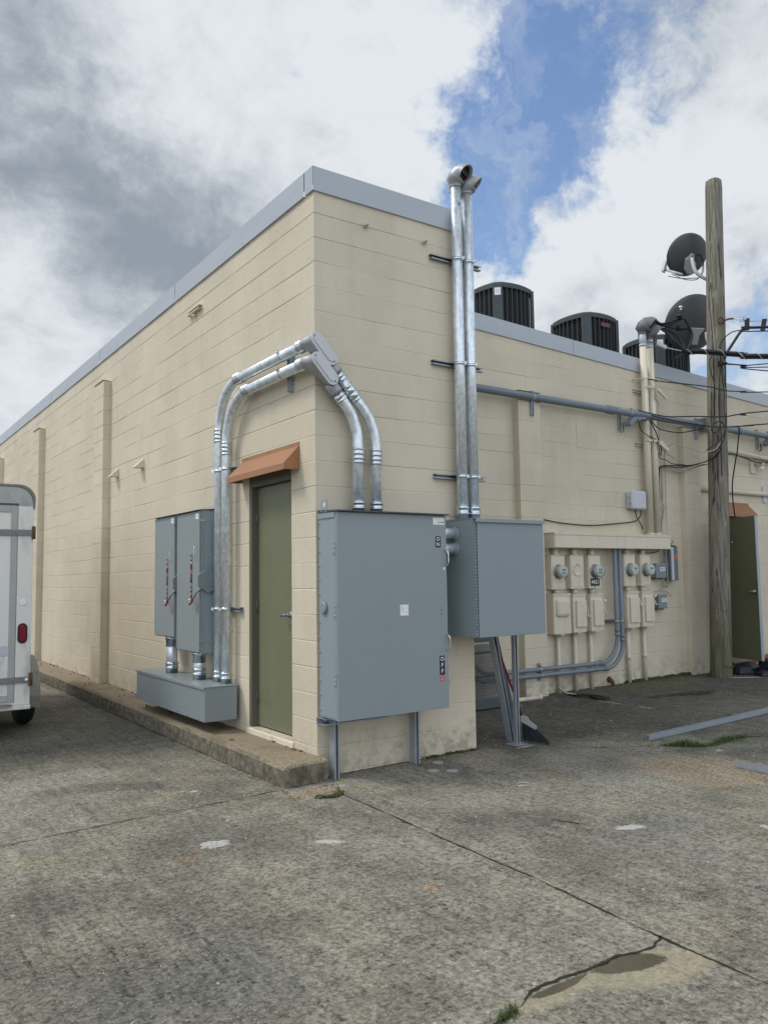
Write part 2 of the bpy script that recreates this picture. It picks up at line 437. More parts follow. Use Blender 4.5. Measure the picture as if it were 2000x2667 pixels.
STAINS = [((-1.72, 1.05), .62, .38, .3, (.27, .255, .215), .60, .25), ((-1.45, .70), .75, .17, -.25, (.095, .092, .082), .6, .4), ((2.55, -1.75), .50, .80, .5, (.30, .235, .16), .60, .3),
          ((6.2, 1.45), 1.2, .38, .1, (.10, .098, .045), .6, .6), ((5.6, .75), .60, .15, -.1, (.020, .019, .016), .95, .35), ((-1.42, -1.15), .20, .10, .9, (.19, .135, .085), .6, .8), ((-.68, -2.30), .07, .09, .5, (.33, .20, .10), .7, .8),
          ((-.13, -2.60), .05, .17, .1, (.26, .19, .13), .6, .7), ((-2.15, -.70), .14, .10, .9, (.21, .195, .125), .55, .6), ((-.22, -.36), .23, .13, .3, (.16, .125, .085), .9, .25), ((-1.9, -2.6), .7, .5, .3, (.125, .122, .115), .4, .8),
          ((.8, -2.4), .9, .6, .3, (.13, .128, .118), .42, .8), ((-.3, -2.0), .5, .8, .2, (.25, .24, .205), .35, .8), ((.6, -1.3), .8, .35, -.4, (.225, .21, .175), .4, .8), ((.835, -.48), .06, .025, -.7, (.55, .10, .08), .75, .6), ((1.5, -3.2), .8, .5, .2, (.125, .122, .115), .35, .8)]
SPLASH = [((-1.25, -1.0), .12, .065, -.9), ((-.70, -1.36), .14, .055, -.65), ((-.92, .21), .14, .04, -.8), ((.87, -2.24), .14, .07, -.5), ((1.5, -2.72), .09, .045, -.8), ((.10, -.62), .06, .025, -.6), ((.02, -.30), .08, .035, -.5), ((3.12, -1.36), .09, .045, -.6),
          ((.36, -.42), .10, .025, -.6), ((-.2, -1.0), .06, .025, -.6), ((2.0, -.2), .18, .04, .1), ((7.5, 1.12), .5, .08, -.65), ((4.45, .85), .03, .32, .03), ((4.43, .40), .03, .22, .05), ((3.5, .16), .14, .025, -.5), ((-1.0, -.6), .05, .02, .4), ((1.3, -1.9), .05, .02, .4)]
SANDY = [((-.50, -3.40), .34, .155, -.30), ((-.90, -3.33), .24, .075, .02)]
WET = [((-.52, -3.335), .17, .066, -.30), ((-.86, -3.295), .16, .038, .06)]
col = []; spl = []; san = []; wet = []
for q in g.v:
    x, y = q.x, q.y
    if not (-4 < x < 9.5 and -5 < y < 6): col.append((.12, .115, .1, .2)); spl.append(0); san.append(0); wet.append(0); continue
    wx, wy = x+.14*fbm(x, y, 1.8), y+.14*fbm(x+9, y, 1.8)
    c = V((.12, .115, .10)); a = 0.0
    def over(rgb, k):
        global c, a
        if k <= 0: return
        c = c.lerp(V(rgb), k/(k+a*(1-k)) if k+a*(1-k) > 0 else 1); a = k+a*(1-k)
    n1 = fbm(x, y, .7); n2 = fbm(x+3, y+5, 2.0)
    over((.085, .083, .074), .50*sst(n1+.3*n2, .05, .55))
    over((.235, .228, .205), .35*sst(-n1, .05, .55))
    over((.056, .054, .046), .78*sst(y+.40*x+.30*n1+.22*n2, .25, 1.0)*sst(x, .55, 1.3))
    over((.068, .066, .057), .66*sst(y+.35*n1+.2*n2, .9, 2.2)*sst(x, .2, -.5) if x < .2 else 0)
    for cc, rx, ry, an, rgb, am, so_ in STAINS: over(rgb, am*sst(ell(wx, wy, cc, rx, ry, an), 1.0, 1.0-so_) if ell(wx, wy, cc, rx, ry, an) < 1 else 0)
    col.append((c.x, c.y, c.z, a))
    spl.append(max(0, max(1.02-.75*ell(x, y, cc, rx, ry, an) for cc, rx, ry, an in SPLASH)))
    ok = y < -3.262+.02*(x+.2)
    san.append(max(0, max(1.2-.75*ell(x, y, cc, rx, ry, an) for cc, rx, ry, an in SANDY)) if ok else 0)
    wet.append(max(0, max(1.1-.6*ell(x, y, cc, rx, ry, an) for cc, rx, ry, an in WET)))
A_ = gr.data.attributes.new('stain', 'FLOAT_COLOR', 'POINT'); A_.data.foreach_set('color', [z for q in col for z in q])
for nm, L_ in (('splash', spl), ('sand', san), ('wet', wet)):
    A_ = gr.data.attributes.new(nm, 'FLOAT', 'POINT'); A_.data.foreach_set('value', L_)
# control joints and cracks: ragged, dirt-packed gaps
def gap(name, pts, w, jit, step=.02, lift=.0035):
    m = MB(); pts = [V((a, b, 0)) for a, b in pts]; L_, R__ = [], []; s_ = 0
    for a, b in zip(pts, pts[1:]):
        d = (b-a); n = max(1, int(d.length/step)); nn = V((-d.y, d.x, 0)).normalized()
        for i in range(n):
            q = a+d*(i/n); s_ += d.length/n
            o = jit*(mnoise.noise(V((s_*9, 1, w*77)))+.6*mnoise.noise(V((s_*31, 4, w*77))))
            ww = w*max(.12, .55+.75*mnoise.noise(V((s_*5, 8, 1)))+.5*mnoise.noise(V((s_*24, 3, 2))))
            z = gz(q.x)+lift
            L_.append(q+nn*(o+ww)+Z_*z); R__.append(q+nn*(o-ww)+Z_*z)
    n = len(L_); m.add(L_+R__, [(i, n+i, n+i+1, i+1) for i in range(n-1)])
    m.build(name, 'joint', gr)
gap('joint', [(-9, -.45), (-2.276, -.291), (-1.521, -.225), (-.971, -.206), (-.401, -.152), (-.05, -.13)], .006, .008)
gap('joint', [(-.02, -.25), (-.10, -.50), (-.116, -1.065), (-.144, -1.569), (-.17, -2.495), (-.231, -3.279), (-.243, -3.75), (-.30, -6.0)], .0085, .006)
gap('crack', [(1.60, .02), (2.437, -.655), (2.9, -.938), (3.16, -1.20), (3.81, -1.20), (3.97, -1.30), (6.0, -2.2)], .007, .02)
gap('crack', [(3.6, -.15), (4.3, -.62), (4.75, -.60), (6, -1.1)], .005, .02)
for pts_, w_ in (([(-.362, -.02), (-.366, .6), (-.362, 2), (-.358, 5), (-.356, 9), (-.356, 13)], .012), ([(.02, -.010), (.8, -.010), (1.59, -.010)], .010), ([(1.62, D-.008), (3.9, D-.008)], .012), ([(4.32, D-.008), (5.6, D-.008), (7.25, D-.008)], .014)): gap('joint', pts_, w_, .006)
gap('crack', CRACK, .011, .012, .012)
gap('crack', [(0.02, -.24), (-.05, -.40), (-.30, -.47), (-.42, -.36), (-.40, -.16)], .005, .01)

# ledge of exposed-aggregate concrete along the long wall
lm = MB(); ring0 = []
def ledge_ring(y, grow=1.0):
    j = lambda a: a*mnoise.noise(V((y*3.1, a*90, 2)))
    xf = -.348-.020*math.exp(-((y-.5)/1.3)**2)
    top = .142+.012*min(y, 9)/9
    q = [(0.02, -.06), (xf+j(.010), -.06), (xf+j(.012), .0), (xf+j(.008), top*.45), (xf+.004+j(.008), top-.030), (xf+.022+j(.012), top-.006+j(.004)), (xf+.06, top+j(.003)), (xf*.66, top+j(.005)), (xf*.33, top+.004+j(.004)), (.02, top+.004)]
    return [V((x*grow if x < 0 else x, y, z)) for x, z in q]
def endring(y, f, dz):
    r = ledge_ring(y); c = V((-.16, 0, .04))
    return [V((c.x+(q.x-c.x)*f if q.x < 0 else q.x, y+mnoise.noise(q*9)*.012, min(q.z, q.z-dz) if q.z > .05 else q.z)) for q in r]
rings = [endring(-.125, .80, .022), endring(-.112, .93, .008), endring(-.085, .985, .002)]
y = -.05
while y < 18: rings.append(ledge_ring(y)); y += .06 if y < 2 else (.12 if y < 7 else .4)
lm.loft(rings, True, True, False)
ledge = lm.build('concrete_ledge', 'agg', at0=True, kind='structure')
# ------------------------------------------------------------------ the building
bld = thing('block_building', (0, 0, 0), 'long cream painted concrete block building with blue grey roof coping', 'building')
def fbot(x): return 4.55-.0403*(x-3.28)          # the coping over the set-back wall falls to the right
FH = .205
def block_wall(org, ud, nd, L, ztop, z0=.06, z1=4.66, openings=(), phase=0, seed=0, maxz=None):
    """courses of block with tooled joints really cut into the face, shallow where paint has filled them"""
    org, ud, nd = V(org), V(ud), V(nd); hb = C
    us = [0.0]; ucol = [-1]
    n = int(L/hb)
    for i in range(n+2):
        u = i*hb+phase
        for du in (-.006, 0, .006):
            q = u+du
            if 1e-4 < q < L-1e-4: us.append(q); ucol.append(i if du == 0 else -1)
    us.append(L); ucol.append(-1)
    zs = [z0]; zrow = [-1]
    for k in range(0, 30):
        for dz in (-.0065, 0, .0065):
            z = k*C+dz
            if z0+.005 < z < z1-.005: zs.append(z); zrow.append(k if dz == 0 else -1)
    zs.append(z1); zrow.append(-1)
    def inside(u, z):
        return any(a+1e-3 < u < b-1e-3 and c+1e-3 < z < d-1e-3 for a, b, c, d in openings)
    nu, nz = len(us), len(zs); vs = []
    rnd = random.Random(seed)
    vamp = {}
    for j, z in enumerate(zs):
        kk = int(math.floor(z/C))
        for i, u in enumerate(us):
            d = 0
            if zrow[j] >= 0:
                nn = mnoise.noise(V((u*1.1, zrow[j]*7.3, seed)))
                n2 = mnoise.noise(V((u*7, zrow[j]*3.1, seed+4)))
                d = .0062*max(.05, min(1, .62+1.0*nn+.35*n2))
            if ucol[i] >= 0 and (ucol[i]+kk) % 2 == 0 and zrow[j] < 0:
                key = (ucol[i], kk)
                if key not in vamp: vamp[key] = .0035*max(.0, min(1, rnd.gauss(.24, .34)))
                d = max(d, vamp[key])
            zz = z
            if maxz is not None: zz = min(z, maxz(u))
            wob = .0022*mnoise.noise(V((u*1.7, zz*1.7, seed+9)))
            onedge = any((abs(u-a) < 2e-3 or abs(u-b) < 2e-3) and c-2e-3 < z < e+2e-3 for a, b, c, e in openings) or i in (0, nu-1)
            if onedge: d = d*.8; wob = 0
            vs.append(org+ud*u+Z_*zz-nd*(d+wob))
    fs = []
    flip = ud.cross(Z_).dot(nd) < 0
    for j in range(nz-1):
        for i in range(nu-1):
            if inside((us[i]+us[i+1])/2, (zs[j]+zs[j+1])/2): continue
            q = (j*nu+i, j*nu+i+1, (j+1)*nu+i+1, (j+1)*nu+i)
            a, c = vs[q[0]], vs[q[2]]
            if (c.z-a.z) < 1e-4: continue
            fs.append(q[::-1] if flip else q)
    return vs, fs
def wall(vs_fs, extra=None, label=None):
    w = MB(); w.add(*vs_fs)
    if extra: extra(w)
    return w.build('wall', 'wall', bld, label=label)
OPA = (2*C, 6*C, C, 12*C)                       # doorway in the long wall
def revealA(w):
    y0, y1, z0, z1 = OPA; dp = .20
    w.add([(0, y0, z0), (dp, y0, z0), (dp, y0, z1), (0, y0, z1)], [(0, 1, 2, 3)])
    w.add([(0, y1, z0), (dp, y1, z0), (dp, y1, z1), (0, y1, z1)], [(3, 2, 1, 0)])
    w.add([(0, y0, z1), (dp, y0, z1), (dp, y1, z1), (0, y1, z1)], [(0, 1, 2, 3)])
    w.add([(0, y0, z0), (dp, y0, z0), (dp, y1, z0), (0, y1, z0)], [(3, 2, 1, 0)])
wall(block_wall((0, 0, 0), (0, 1, 0), (-1, 0, 0), 18, None, openings=[OPA], seed=1), revealA)
wall(block_wall((0, 0, 0), (1, 0, 0), (0, -1, 0), 1.6, None, z0=-.06, seed=2))
wall(block_wall((1.6, 0, 0), (0, 1, 0), (1, 0, 0), D, None, z0=-.06, seed=3))
XE = 18.0
OPD = (20*2*C-1.6, 22*2*C-1.6, C, 12*C)
def revealD(w):
    x0, x1, z0, z1 = OPD[0]+1.6, OPD[1]+1.6, OPD[2], OPD[3]
    w.add([(x0, D, z0), (x0, D+.2, z0), (x0, D+.2, z1), (x0, D, z1)], [(0, 1, 2, 3)])
    w.add([(x1, D, z0), (x1, D+.2, z0), (x1, D+.2, z1), (x1, D, z1)], [(3, 2, 1, 0)])
    w.add([(x0, D, z1), (x0, D+.2, z1), (x1, D+.2, z1), (x1, D, z1)], [(0, 1, 2, 3)])
    w.add([(x0, D, z0), (x0, D+.2, z0), (x1, D+.2, z0), (x1, D, z0)], [(3, 2, 1, 0)])
wall(block_wall((1.6, D, 0), (1, 0, 0), (0, -1, 0), XE-1.6, None, z0=-.06, openings=[OPD], phase=C*.12, seed=4, maxz=lambda u: fbot(u+1.6)+FH-.02), revealD)
bw = MB()
bw.add([(XE, D, -.1), (XE, 18, -.1), (XE, 18, 3.8), (XE, D, 3.8)], [(0, 1, 2, 3)])
bw.add([(0, 18, -.1), (XE, 18, -.1), (XE, 18, 3.8), (0, 18, 4.6)], [(3, 2, 1, 0)])
bw.build('wall', 'wall', bld)
rf = MB()
zr = lambda x: fbot(x)+FH-.30
rf.add([(.03, .03, 4.6), (1.57, .03, 4.6), (1.57, D+.03, 4.5), (.03, D+.03, 4.6), (XE-.03, D+.03, zr(XE)), (XE-.03, 17.97, zr(XE)), (.03, 17.97, 4.6)], [(0, 1, 2, 3), (3, 2, 4, 5, 6)])
rf.build('roof', 'roof', bld)
# coping: folded sheet, three walls, with open seams
def coping(segs):
    for a, b, n, bot0, bot1, h in segs:
        m = MB(); a, b, n = V(a), V(b), V(n); t = .045; L = (b-a).length; k = max(1, int(L/.25)); rows = []
        for i in range(k+1):
            f = i/k; p = a.lerp(b, f); z = bot0+(bot1-bot0)*f; e = 0 if i in (0, k) else 1
            w = lambda j: n*(.0035*e*mnoise.noise(V((p.x*1.3+p.y*1.3, j*3.7, 5))))
            rows.append([p+n*.004+Z_*z, p+n*.018+Z_*z+w(0), p+n*.018+Z_*(z+h*.5)+w(1), p+n*.018+Z_*(z+h), p-n*t+Z_*(z+h-.006), p-n*t+Z_*(z+h-.10)])
        flip = (b-a).cross(Z_).dot(n) < 0; q = len(rows[0])
        fs = []
        for i in range(k):
            for j in range(q-1):
                f4 = (i*q+j, (i+1)*q+j, (i+1)*q+j+1, i*q+j+1); fs.append(f4[::-1] if flip else f4)
        m.add([v for r_ in rows for v in r_], fs)
        for i in range(1, int(L/.9)):
            c = a.lerp(b, i*.9/L); m.ball(c+n*.019+Z_*(bot0+(bot1-bot0)*i*.9/L+.03), .0055, 8, 4)
        m.build('coping', 'fascia', bld)
FB = 4.652; FT = .203
ysm = [-.016, .124, 3.133, 6.18, 9.225, 12.22, 15.2, 18]
for a, b in zip(ysm, ysm[1:]): coping([((0, b-.006, 0), (0, a+.006 if a > 0 else a, 0), (-1, 0, 0), FB, FB, FT)])
coping([((-.016, 0, 0), (1.616, 0, 0), (0, -1, 0), FB, FB, FT)])
coping([((1.6, 0, 0), (1.6, D, 0), (1, 0, 0), FB, FB-.035, FT)])
xsm = [1.62, 5.05, 8.1, 11.15, 14.2, XE]
for a, b in zip(xsm, xsm[1:]): coping([((a+.003, D, 0), (b-.003, D, 0), (0, -1, 0), fbot(a), fbot(b), FH)])
# block pilasters
def pilaster(org, ud, nd, w, dep, z0, z1, seed):
    m = MB(); org, ud, nd = V(org), V(ud), V(nd)
    for o2, u2, n2, L in ((org+nd*dep, ud, nd, w), (org, nd, -ud, dep), (org+ud*w, nd, ud, dep)):
        m.add(*block_wall(o2, u2, n2, L, None, z0=z0, z1=z1, seed=seed, phase=.0003))
    a = [org, org+ud*w, org+ud*w+nd*dep, org+nd*dep]
    m.add([q+Z_*z1 for q in a], [(0, 1, 2, 3)])
    m.add([V((0, 0, z1+.001))+org-ud*.01, V((0, 0, z1+.001))+org+ud*(w+.01), org+ud*(w+.01)+nd*(dep+.012)+Z_*(z1+.012), org-ud*.01+nd*(dep+.012)+Z_*(z1+.012)], [(0, 1, 2, 3)])
    m.build('pilaster', 'wall', bld)
for k in range(4): pilaster((0, 5.66+4.1*k, 0), (0, 1, 0), (-1, 0, 0), .46, .10, .150, 4.275, 20+k)
for k, x0 in enumerate((3.915, 7.262, 10.6, 13.9)): pilaster((x0, D, 0), (1, 0, 0), (0, -1, 0), .385, .10, -.03, 3.83-.048*k*3, 30+k)
# patched-in block panel on the set-back wall and threshold curb under the door
m = MB(); m.box((5.07, D-.004, 3.22), (5.66, D+.01, 3.66)); m.build('wall_patch', 'wall', bld)
m = MB(); m.prism([(-.02, .10), (-.012, .19), (.11, .2045), (.11, .10)], (0, .38, 0), X_, Z_, Y_, .88); m.build('threshold', 'beige', bld, bevel=.006)
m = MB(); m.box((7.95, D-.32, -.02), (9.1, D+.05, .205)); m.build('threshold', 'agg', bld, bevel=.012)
# the closed door in the long wall
xd = .062
m = MB()
m.box((.0, 6*C-.004, C), (.10, 6*C-.052, 12*C-.002)); m.box((.03, 2*C+.003, C), (.10, 2*C+.045, 12*C-.002)); m.box((.004, 2*C+.003, 12*C-.10), (.10, 6*C-.004, 12*C-.003))
m.build('door_frame', 'doorframe', bld, bevel=.003)
m = MB(); m.box((xd, 2*C+.022, C+.012), (xd+.045, 6*C-.056, 12*C-.104)); dr = m.build('door', 'door', bld, bevel=.003)
for z in (.46, 1.27, 2.05):
    m = MB(); m.cyl((xd-.010, 6*C-.054, z-.055), (xd-.010, 6*C-.054, z+.055), .009, seg=10); m.box((xd-.004, 6*C-.075, z-.055), (xd-.001, 6*C-.054, z+.055)); m.build('hinge', 'doorframe', dr)
m = MB(); yl, zl = .475, 1.205
m.lathe((xd, yl+.035, zl), (-1, 0, 0), [(0, .034), (.012, .034), (.02, .026), (.045, .014), (.058, .014)], 18)
m.tube(smooth([(xd-.058, yl+.035, zl), (xd-.064, yl+.08, zl-.001), (xd-.060, yl+.15, zl-.006)], 6), [.011]*12+[.009], 10)
m.build('handle', 'steel', dr)
m = MB(); m.box((xd-.004, 2*C+.024, zl-.14), (xd-.0005, 2*C+.062, zl+.16)); m.build('latch_guard', 'doorframe', dr)
m = MB(); m.lathe((xd-.002, yl-.01, zl+.09), (-1, 0, 0), [(0, .016), (.010, .015), (.012, .01)], 14); m.build('lock_cylinder', 'zinc', dr)
# small sheet-metal awnings over both doors
def awning(org, out, along, w, mat):
    org, out, al = V(org), V(out), V(along); m = MB()
    P = lambda a, o, z: org+al*a+out*o+Z_*z
    t = .003; pr = [(.004, .0), (.006, -.036), (.147, -.185), (.147, -.236)]
    for (o0, z0), (o1, z1) in zip(pr, pr[1:]):
        m.add([P(0, o0, z0), P(w, o0, z0), P(w, o1, z1), P(0, o1, z1), P(0, o0-t, z0-t), P(w, o0-t, z0-t), P(w, o1-t, z1-t), P(0, o1-t, z1-t)], [(0, 1, 2, 3), (7, 6, 5, 4), (0, 4, 5, 1), (2, 6, 7, 3)])
    for a, s_ in ((.0, 1), (w, -1)):
        for e in (0, .004):
            m.add([P(a+s_*e, .002, -.036), P(a+s_*e, .147, -.185), P(a+s_*e, .147, -.236), P(a+s_*e, .002, -.232)], [(0, 1, 2, 3) if (s_ > 0) == (e == 0) else (3, 2, 1, 0)])
    for a in (.12, w/2, w-.12): m.ball(P(a, .007, -.016), .006, 8, 5)
    m.build('awning', mat, bld)
awning((0, .257, 2.628), (-1, 0, 0), (0, 1, 0), 1.11, 'awn')
awning((7.985, D, 2.625), (0, -1, 0), (1, 0, 0), 1.06, 'awn2')
# the open door by the pole
hx, hy = 8.135, D-.03; dv = V((-.315, -.949, 0)); nv = V((-dv.y, dv.x, 0))*-1     # leaf direction and its outer face
m = MB(); w_, th = .80, .045
c = V((hx, hy, 0))+dv*(w_/2)+nv*(-th/2)
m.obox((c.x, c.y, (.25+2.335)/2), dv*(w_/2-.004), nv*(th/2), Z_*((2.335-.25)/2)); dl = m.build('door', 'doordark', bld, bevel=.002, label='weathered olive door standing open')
m = MB(); e = V((hx, hy, 0))+dv*(w_-.003)+nv*(-th/2); m.obox((e.x, e.y, 1.2925), dv*.0035, nv*(th/2+.0005), Z_*1.042); m.build('edge_strip', 'bluestrut', dl)
hp = V((hx, hy, 1.24))+dv*(w_-.07)
m = MB(); m.lathe(hp, nv, [(0, .036), (.014, .034), (.022, .02), (.055, .014)], 16); m.tube([hp+nv*.055, hp+nv*.06-dv*.05, hp+nv*.058-dv*.12], .010, 8); m.build('handle', 'steel', dl)
m = MB(); q = hp+dv*.045; m.obox((q.x, q.y, 1.25), dv*.018, nv*.003, Z_*.16); m.build('latch_guard', 'doorframe', dl)
m = MB(); x0, x1 = OPD[0]+1.6, OPD[1]+1.6
m.box((x0+.003, D+.03, C), (x0+.045, D+.1, 12*C-.002)); m.box((x1-.045, D+.03, C), (x1-.003, D+.1, 12*C-.002)); m.box((x0+.003, D+.03, 12*C-.045), (x1-.003, D+.1, 12*C-.003))
m.build('door_frame', 'doorframe', bld, bevel=.002)
m = MB(); m.box((.2, D+1.6, -.1), (XE-.1, D+1.65, 3.5)); m.build('inner_partition', 'beige', bld)
m = MB(); m.box((.05, D+.02, -.09), (XE-.1, D+1.6, .2)); m.box((.05, .05, -.09), (1.55, D+.02, .2)); m.build('inner_floor', 'roof', bld)

# ------------------------------------------------------------------ camera, sky and sun
cam = bpy.data.cameras.new('camera'); co = bpy.data.objects.new('camera', cam); COL.objects.link(co)
R_, U_, F_ = V((.82413717, -.56621333, -.01415616)), V((-.03525597, -.07622903, .99646683)), V((.56529191, .82072626, .08278557))
mw = Matrix(((R_.x, U_.x, -F_.x, -3.156876), (R_.y, U_.y, -F_.y, -5.528110), (R_.z, U_.z, -F_.z, 1.492847), (0, 0, 0, 1)))
co.matrix_world = mw
cam.sensor_fit = 'VERTICAL'; cam.sensor_height = 24; cam.lens = 24*2105.64/2667; cam.clip_start = .05; cam.clip_end = 2000
S.camera = co
SUN = V((-.50, .34, .80)).normalized()
el = math.asin(SUN.z); az = math.atan2(SUN.x, SUN.y)
W = bpy.data.worlds.new('World'); S.world = W; W.use_nodes = True
t = NT(W.node_tree); bg = t.n['Background']; out = t.n['World Output']
sky = t.new('ShaderNodeTexSky', sky_type='NISHITA'); sky.sun_disc = False; sky.sun_elevation = el; sky.sun_rotation = az
sky.air_density = 1.25; sky.dust_density = .6; sky.ozone_density = 2.0
dirv = t.vmath('NORMALIZE', t.new('ShaderNodeTexCoord').outputs['Generated'])
wob = t.vmath('SUBTRACT', t.noise(dirv, 5.5, 8, .62, 0.0, True), (.5, .5, .5))
wdir = t.vmath('NORMALIZE', t.vmath('ADD', dirv, t.vmath('SCALE', wob, None, .34)))
dz = t.math('MAXIMUM', t.sep(dirv)[2], .02)
pl = t.vmath('SCALE', dirv, None, t.math('DIVIDE', 1.0, t.math('ADD', dz, .30)))     # cloud deck seen in perspective
q1 = t.noise(t.vmath('ADD', pl, t.vmath('SCALE', wob, None, .25)), 3.2, 12, .60, .2); q2 = t.noise(t.vmath('ADD', pl, (5, 3, 1)), 1.6, 9, .58, .5); q3 = t.noise(t.vmath('ADD', dirv, (2, 7, 4)), 13.0, 10, .66, .4)
def total(lst):
    r = None
    for c, sig, w in lst:
        d = t.math('SUBTRACT', t.vmath('DOT_PRODUCT', wdir, tuple(V(c).normalized())), 1.0)
        e = t.math('MULTIPLY', t.math('EXPONENT', t.math('MULTIPLY', d, 2.0/sig**2)), w)
        r = e if r is None else t.math('ADD', r, e)
    return r
gaps = total([((.555, .672, .490), .055, .52), ((.60, .69, .42), .05, .50), ((.66, .545, .515), .06, .40), ((.6225, .5576, .5491), .085, .55), ((.600, .600, .5245), .07, .45), ((.5813, .6452, .4957), .075, .60), ((.6543, .6070, .4508), .075, .62),
              ((.6376, .6587, .3995), .07, .85), ((.6361, .6800, .3650), .04, .45), ((.7037, .561, .4359), .055, .50), ((.6884, .5052, .5205), .055, .50), ((.8357, .5031, .2203), .075, .6), ((.216, .7862, .579), .024, .42), ((.4268, .7027, .5692), .028, .38)])
veil = total([((.2609, .875, .4077), .22, .75), ((.10, .95, .30), .25, .7), ((.37, .84, .387), .12, .4), ((.05, .80, .55), .2, .4), ((.6511, .5794, .4902), .030, .42), ((.7474, .548, .3756), .095, .6), ((.6888, .6067, .3968), .045, .35), ((.659, .6713, .3393), .035, .3), ((.7653, .4392, .4705), .10, .4), ((.4663, .7433, .4797), .15, .35)])
cov = t.math('ADD', t.math('ADD', .80, t.math('MULTIPLY', t.math('SUBTRACT', q1, .5), 2.6)), t.math('MULTIPLY', t.math('SUBTRACT', q3, .5), 1.5))
cov = t.math('ADD', t.math('SUBTRACT', cov, gaps), veil)
alpha = t.math('MAXIMUM', t.ramp(cov, .0, .92), t.math('MULTIPLY', t.ramp(t.noise(t.vmath('ADD', wdir, (9, 1, 4)), 7.5, 12, .62, .6), .46, .74), .42))
grey = total([((.2609, .875, .4077), .15, .46), ((.3712, .8442, .3867), .10, .36), ((.1882, .8791, .4378), .15, .30), ((.05, .9, .44), .2, .3), ((.30, .90, .32), .10, .2)])
lit = total([((.2742, .7918, .5457), .12, .30), ((.5481, .637, .5421), .10, .20), ((.7567, .4789, .445), .13, .28), ((.7404, .5417, .398), .07, .25), ((.1859, .946, .2656), .15, .45), ((.5, .75, .33), .12, .12), (tuple(SUN), .55, .25)])
tone = t.math('ADD', t.math('ADD', .54, t.math('MULTIPLY', t.math('SUBTRACT', q2, .5), 2.6)), t.math('MULTIPLY', t.math('SUBTRACT', q1, .5), 2.2))
tone = t.math('ADD', tone, t.math('MULTIPLY', t.math('SUBTRACT', q3, .5), 1.5))
tone = t.math('SUBTRACT', t.math('ADD', tone, lit), grey)
ccol = t.mix(t.ramp(tone, -.45, 1.20), (2.12, 2.45, 2.88), (5.6, 5.9, 6.2))
fill_beh = t.ramp(t.vmath('DOT_PRODUCT', dirv, (-.25, -.97, .1)), -.1, .9)      # added fill: unseen cloud behind the viewer, brightened to light the walls
ccol = t.vmath('SCALE', ccol, None, t.math('MULTIPLY_ADD', fill_beh, 1.15, 1.0))
skyc = t.vmath('MULTIPLY', sky.outputs[0], (.98, 1.02, 1.12))
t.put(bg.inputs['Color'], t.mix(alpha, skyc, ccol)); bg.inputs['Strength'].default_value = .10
sl = bpy.data.lights.new('sun', 'SUN'); sl.energy = 1.5; sl.angle = math.radians(15); sl.color = (1, .955, .88)
so = bpy.data.objects.new('sun', sl); COL.objects.link(so); so.rotation_euler = (-SUN).to_track_quat('-Z', 'Y').to_euler(); so.location = (-8, 5, 14)
S.view_settings.view_transform = 'Standard'; S.view_settings.look = 'None'; S.view_settings.exposure = 0.46; S.view_settings.gamma = 1
# ------------------------------------------------------------------ conduit hardware
PR = .0445
M['bluesticker'] = paint('blue_sticker', (.06, .12, .40), .4, .05)
M['grey2'] = paint('grey_door_enamel', (.235, .275, .305), .42, .04, 1.0, .03, fine=240, dirt=(.20, .235, .26), dirt_amt=.4)
def coupling(p, ax, R, parent, mat='zinc', L=.13):
    """compression coupling: two nuts and a body, centred on p"""
    a = V(ax).normalized(); m = MB()
    h = L/2; k = R+.004
    m.lathe(V(p)-a*h, a, [(0, R), (.002, k+.004), (.016, k+.006), (.020, k+.001), (.030, k), (.034, k+.005), (L*.5-.006, k+.005), (L*.5-.003, k+.001), (L*.5+.003, k+.001), (L*.5+.006, k+.005), (L-.034, k+.005), (L-.030, k), (L-.020, k+.001), (L-.016, k+.006), (L-.002, k+.004), (L, R)], 24)
    return m.build('coupling', mat, parent)
def hub(p, ax, R, parent, L=.085, mat='zinc'):
    """box connector standing on p, pipe leaves along ax"""
    a = V(ax).normalized(); m = MB(); k = R+.005
    m.lathe(V(p), a, [(0, k), (L*.42, k), (L*.44, k+.008), (L*.54, k+.008), (L*.56, k+.002), (L*.80, k+.002), (L*.82, k+.006), (L*.96, k+.006), (L, R)], 24)
    return m.build('connector', mat, parent)
def strut(a, b, face, parent=None, w=.0413, d=.0413, name='strut_channel', mat='bluestrut', **kw):
    """C-section channel from a to b, its open side facing `face`"""
    a, b = V(a), V(b); ax = (b-a).normalized(); f = V(face); f = (f-ax*f.dot(ax)).normalized(); s_ = ax.cross(f)
    h = w/2; t = .0026; l = .0105; dd = d
    prof = [(-h, 0), (h, 0), (h, dd), (h-l, dd), (h-l, dd-.006), (h-l+.0022, dd-.006), (h-t, dd-t), (h-t, t), (-h+t, t), (-h+t, dd-t), (-h+l-.0022, dd-.006), (-h+l, dd-.006), (-h+l, dd), (-h, dd)]
    m = MB()
    n = len(prof); A = [a+s_*x+f*y for x, y in prof]; B = [q+ax*(b-a).length for q in A]
    m.add(A+B, [(i, (i+1) % n, n+(i+1) % n, n+i) for i in range(n)])
    quads = [(0, 1, 7, 8), (1, 2, 6, 7), (2, 3, 4, 5), (2, 5, 6, 6), (0, 8, 9, 13), (13, 9, 10, 11), (13, 11, 12, 12)]
    for q in quads:
        q = list(dict.fromkeys(q)); m.f.append(q[::-1]); m.s.append(False); m.f.append([i+n for i in q]); m.s.append(False)
    return m.build(name, mat, parent, **kw)
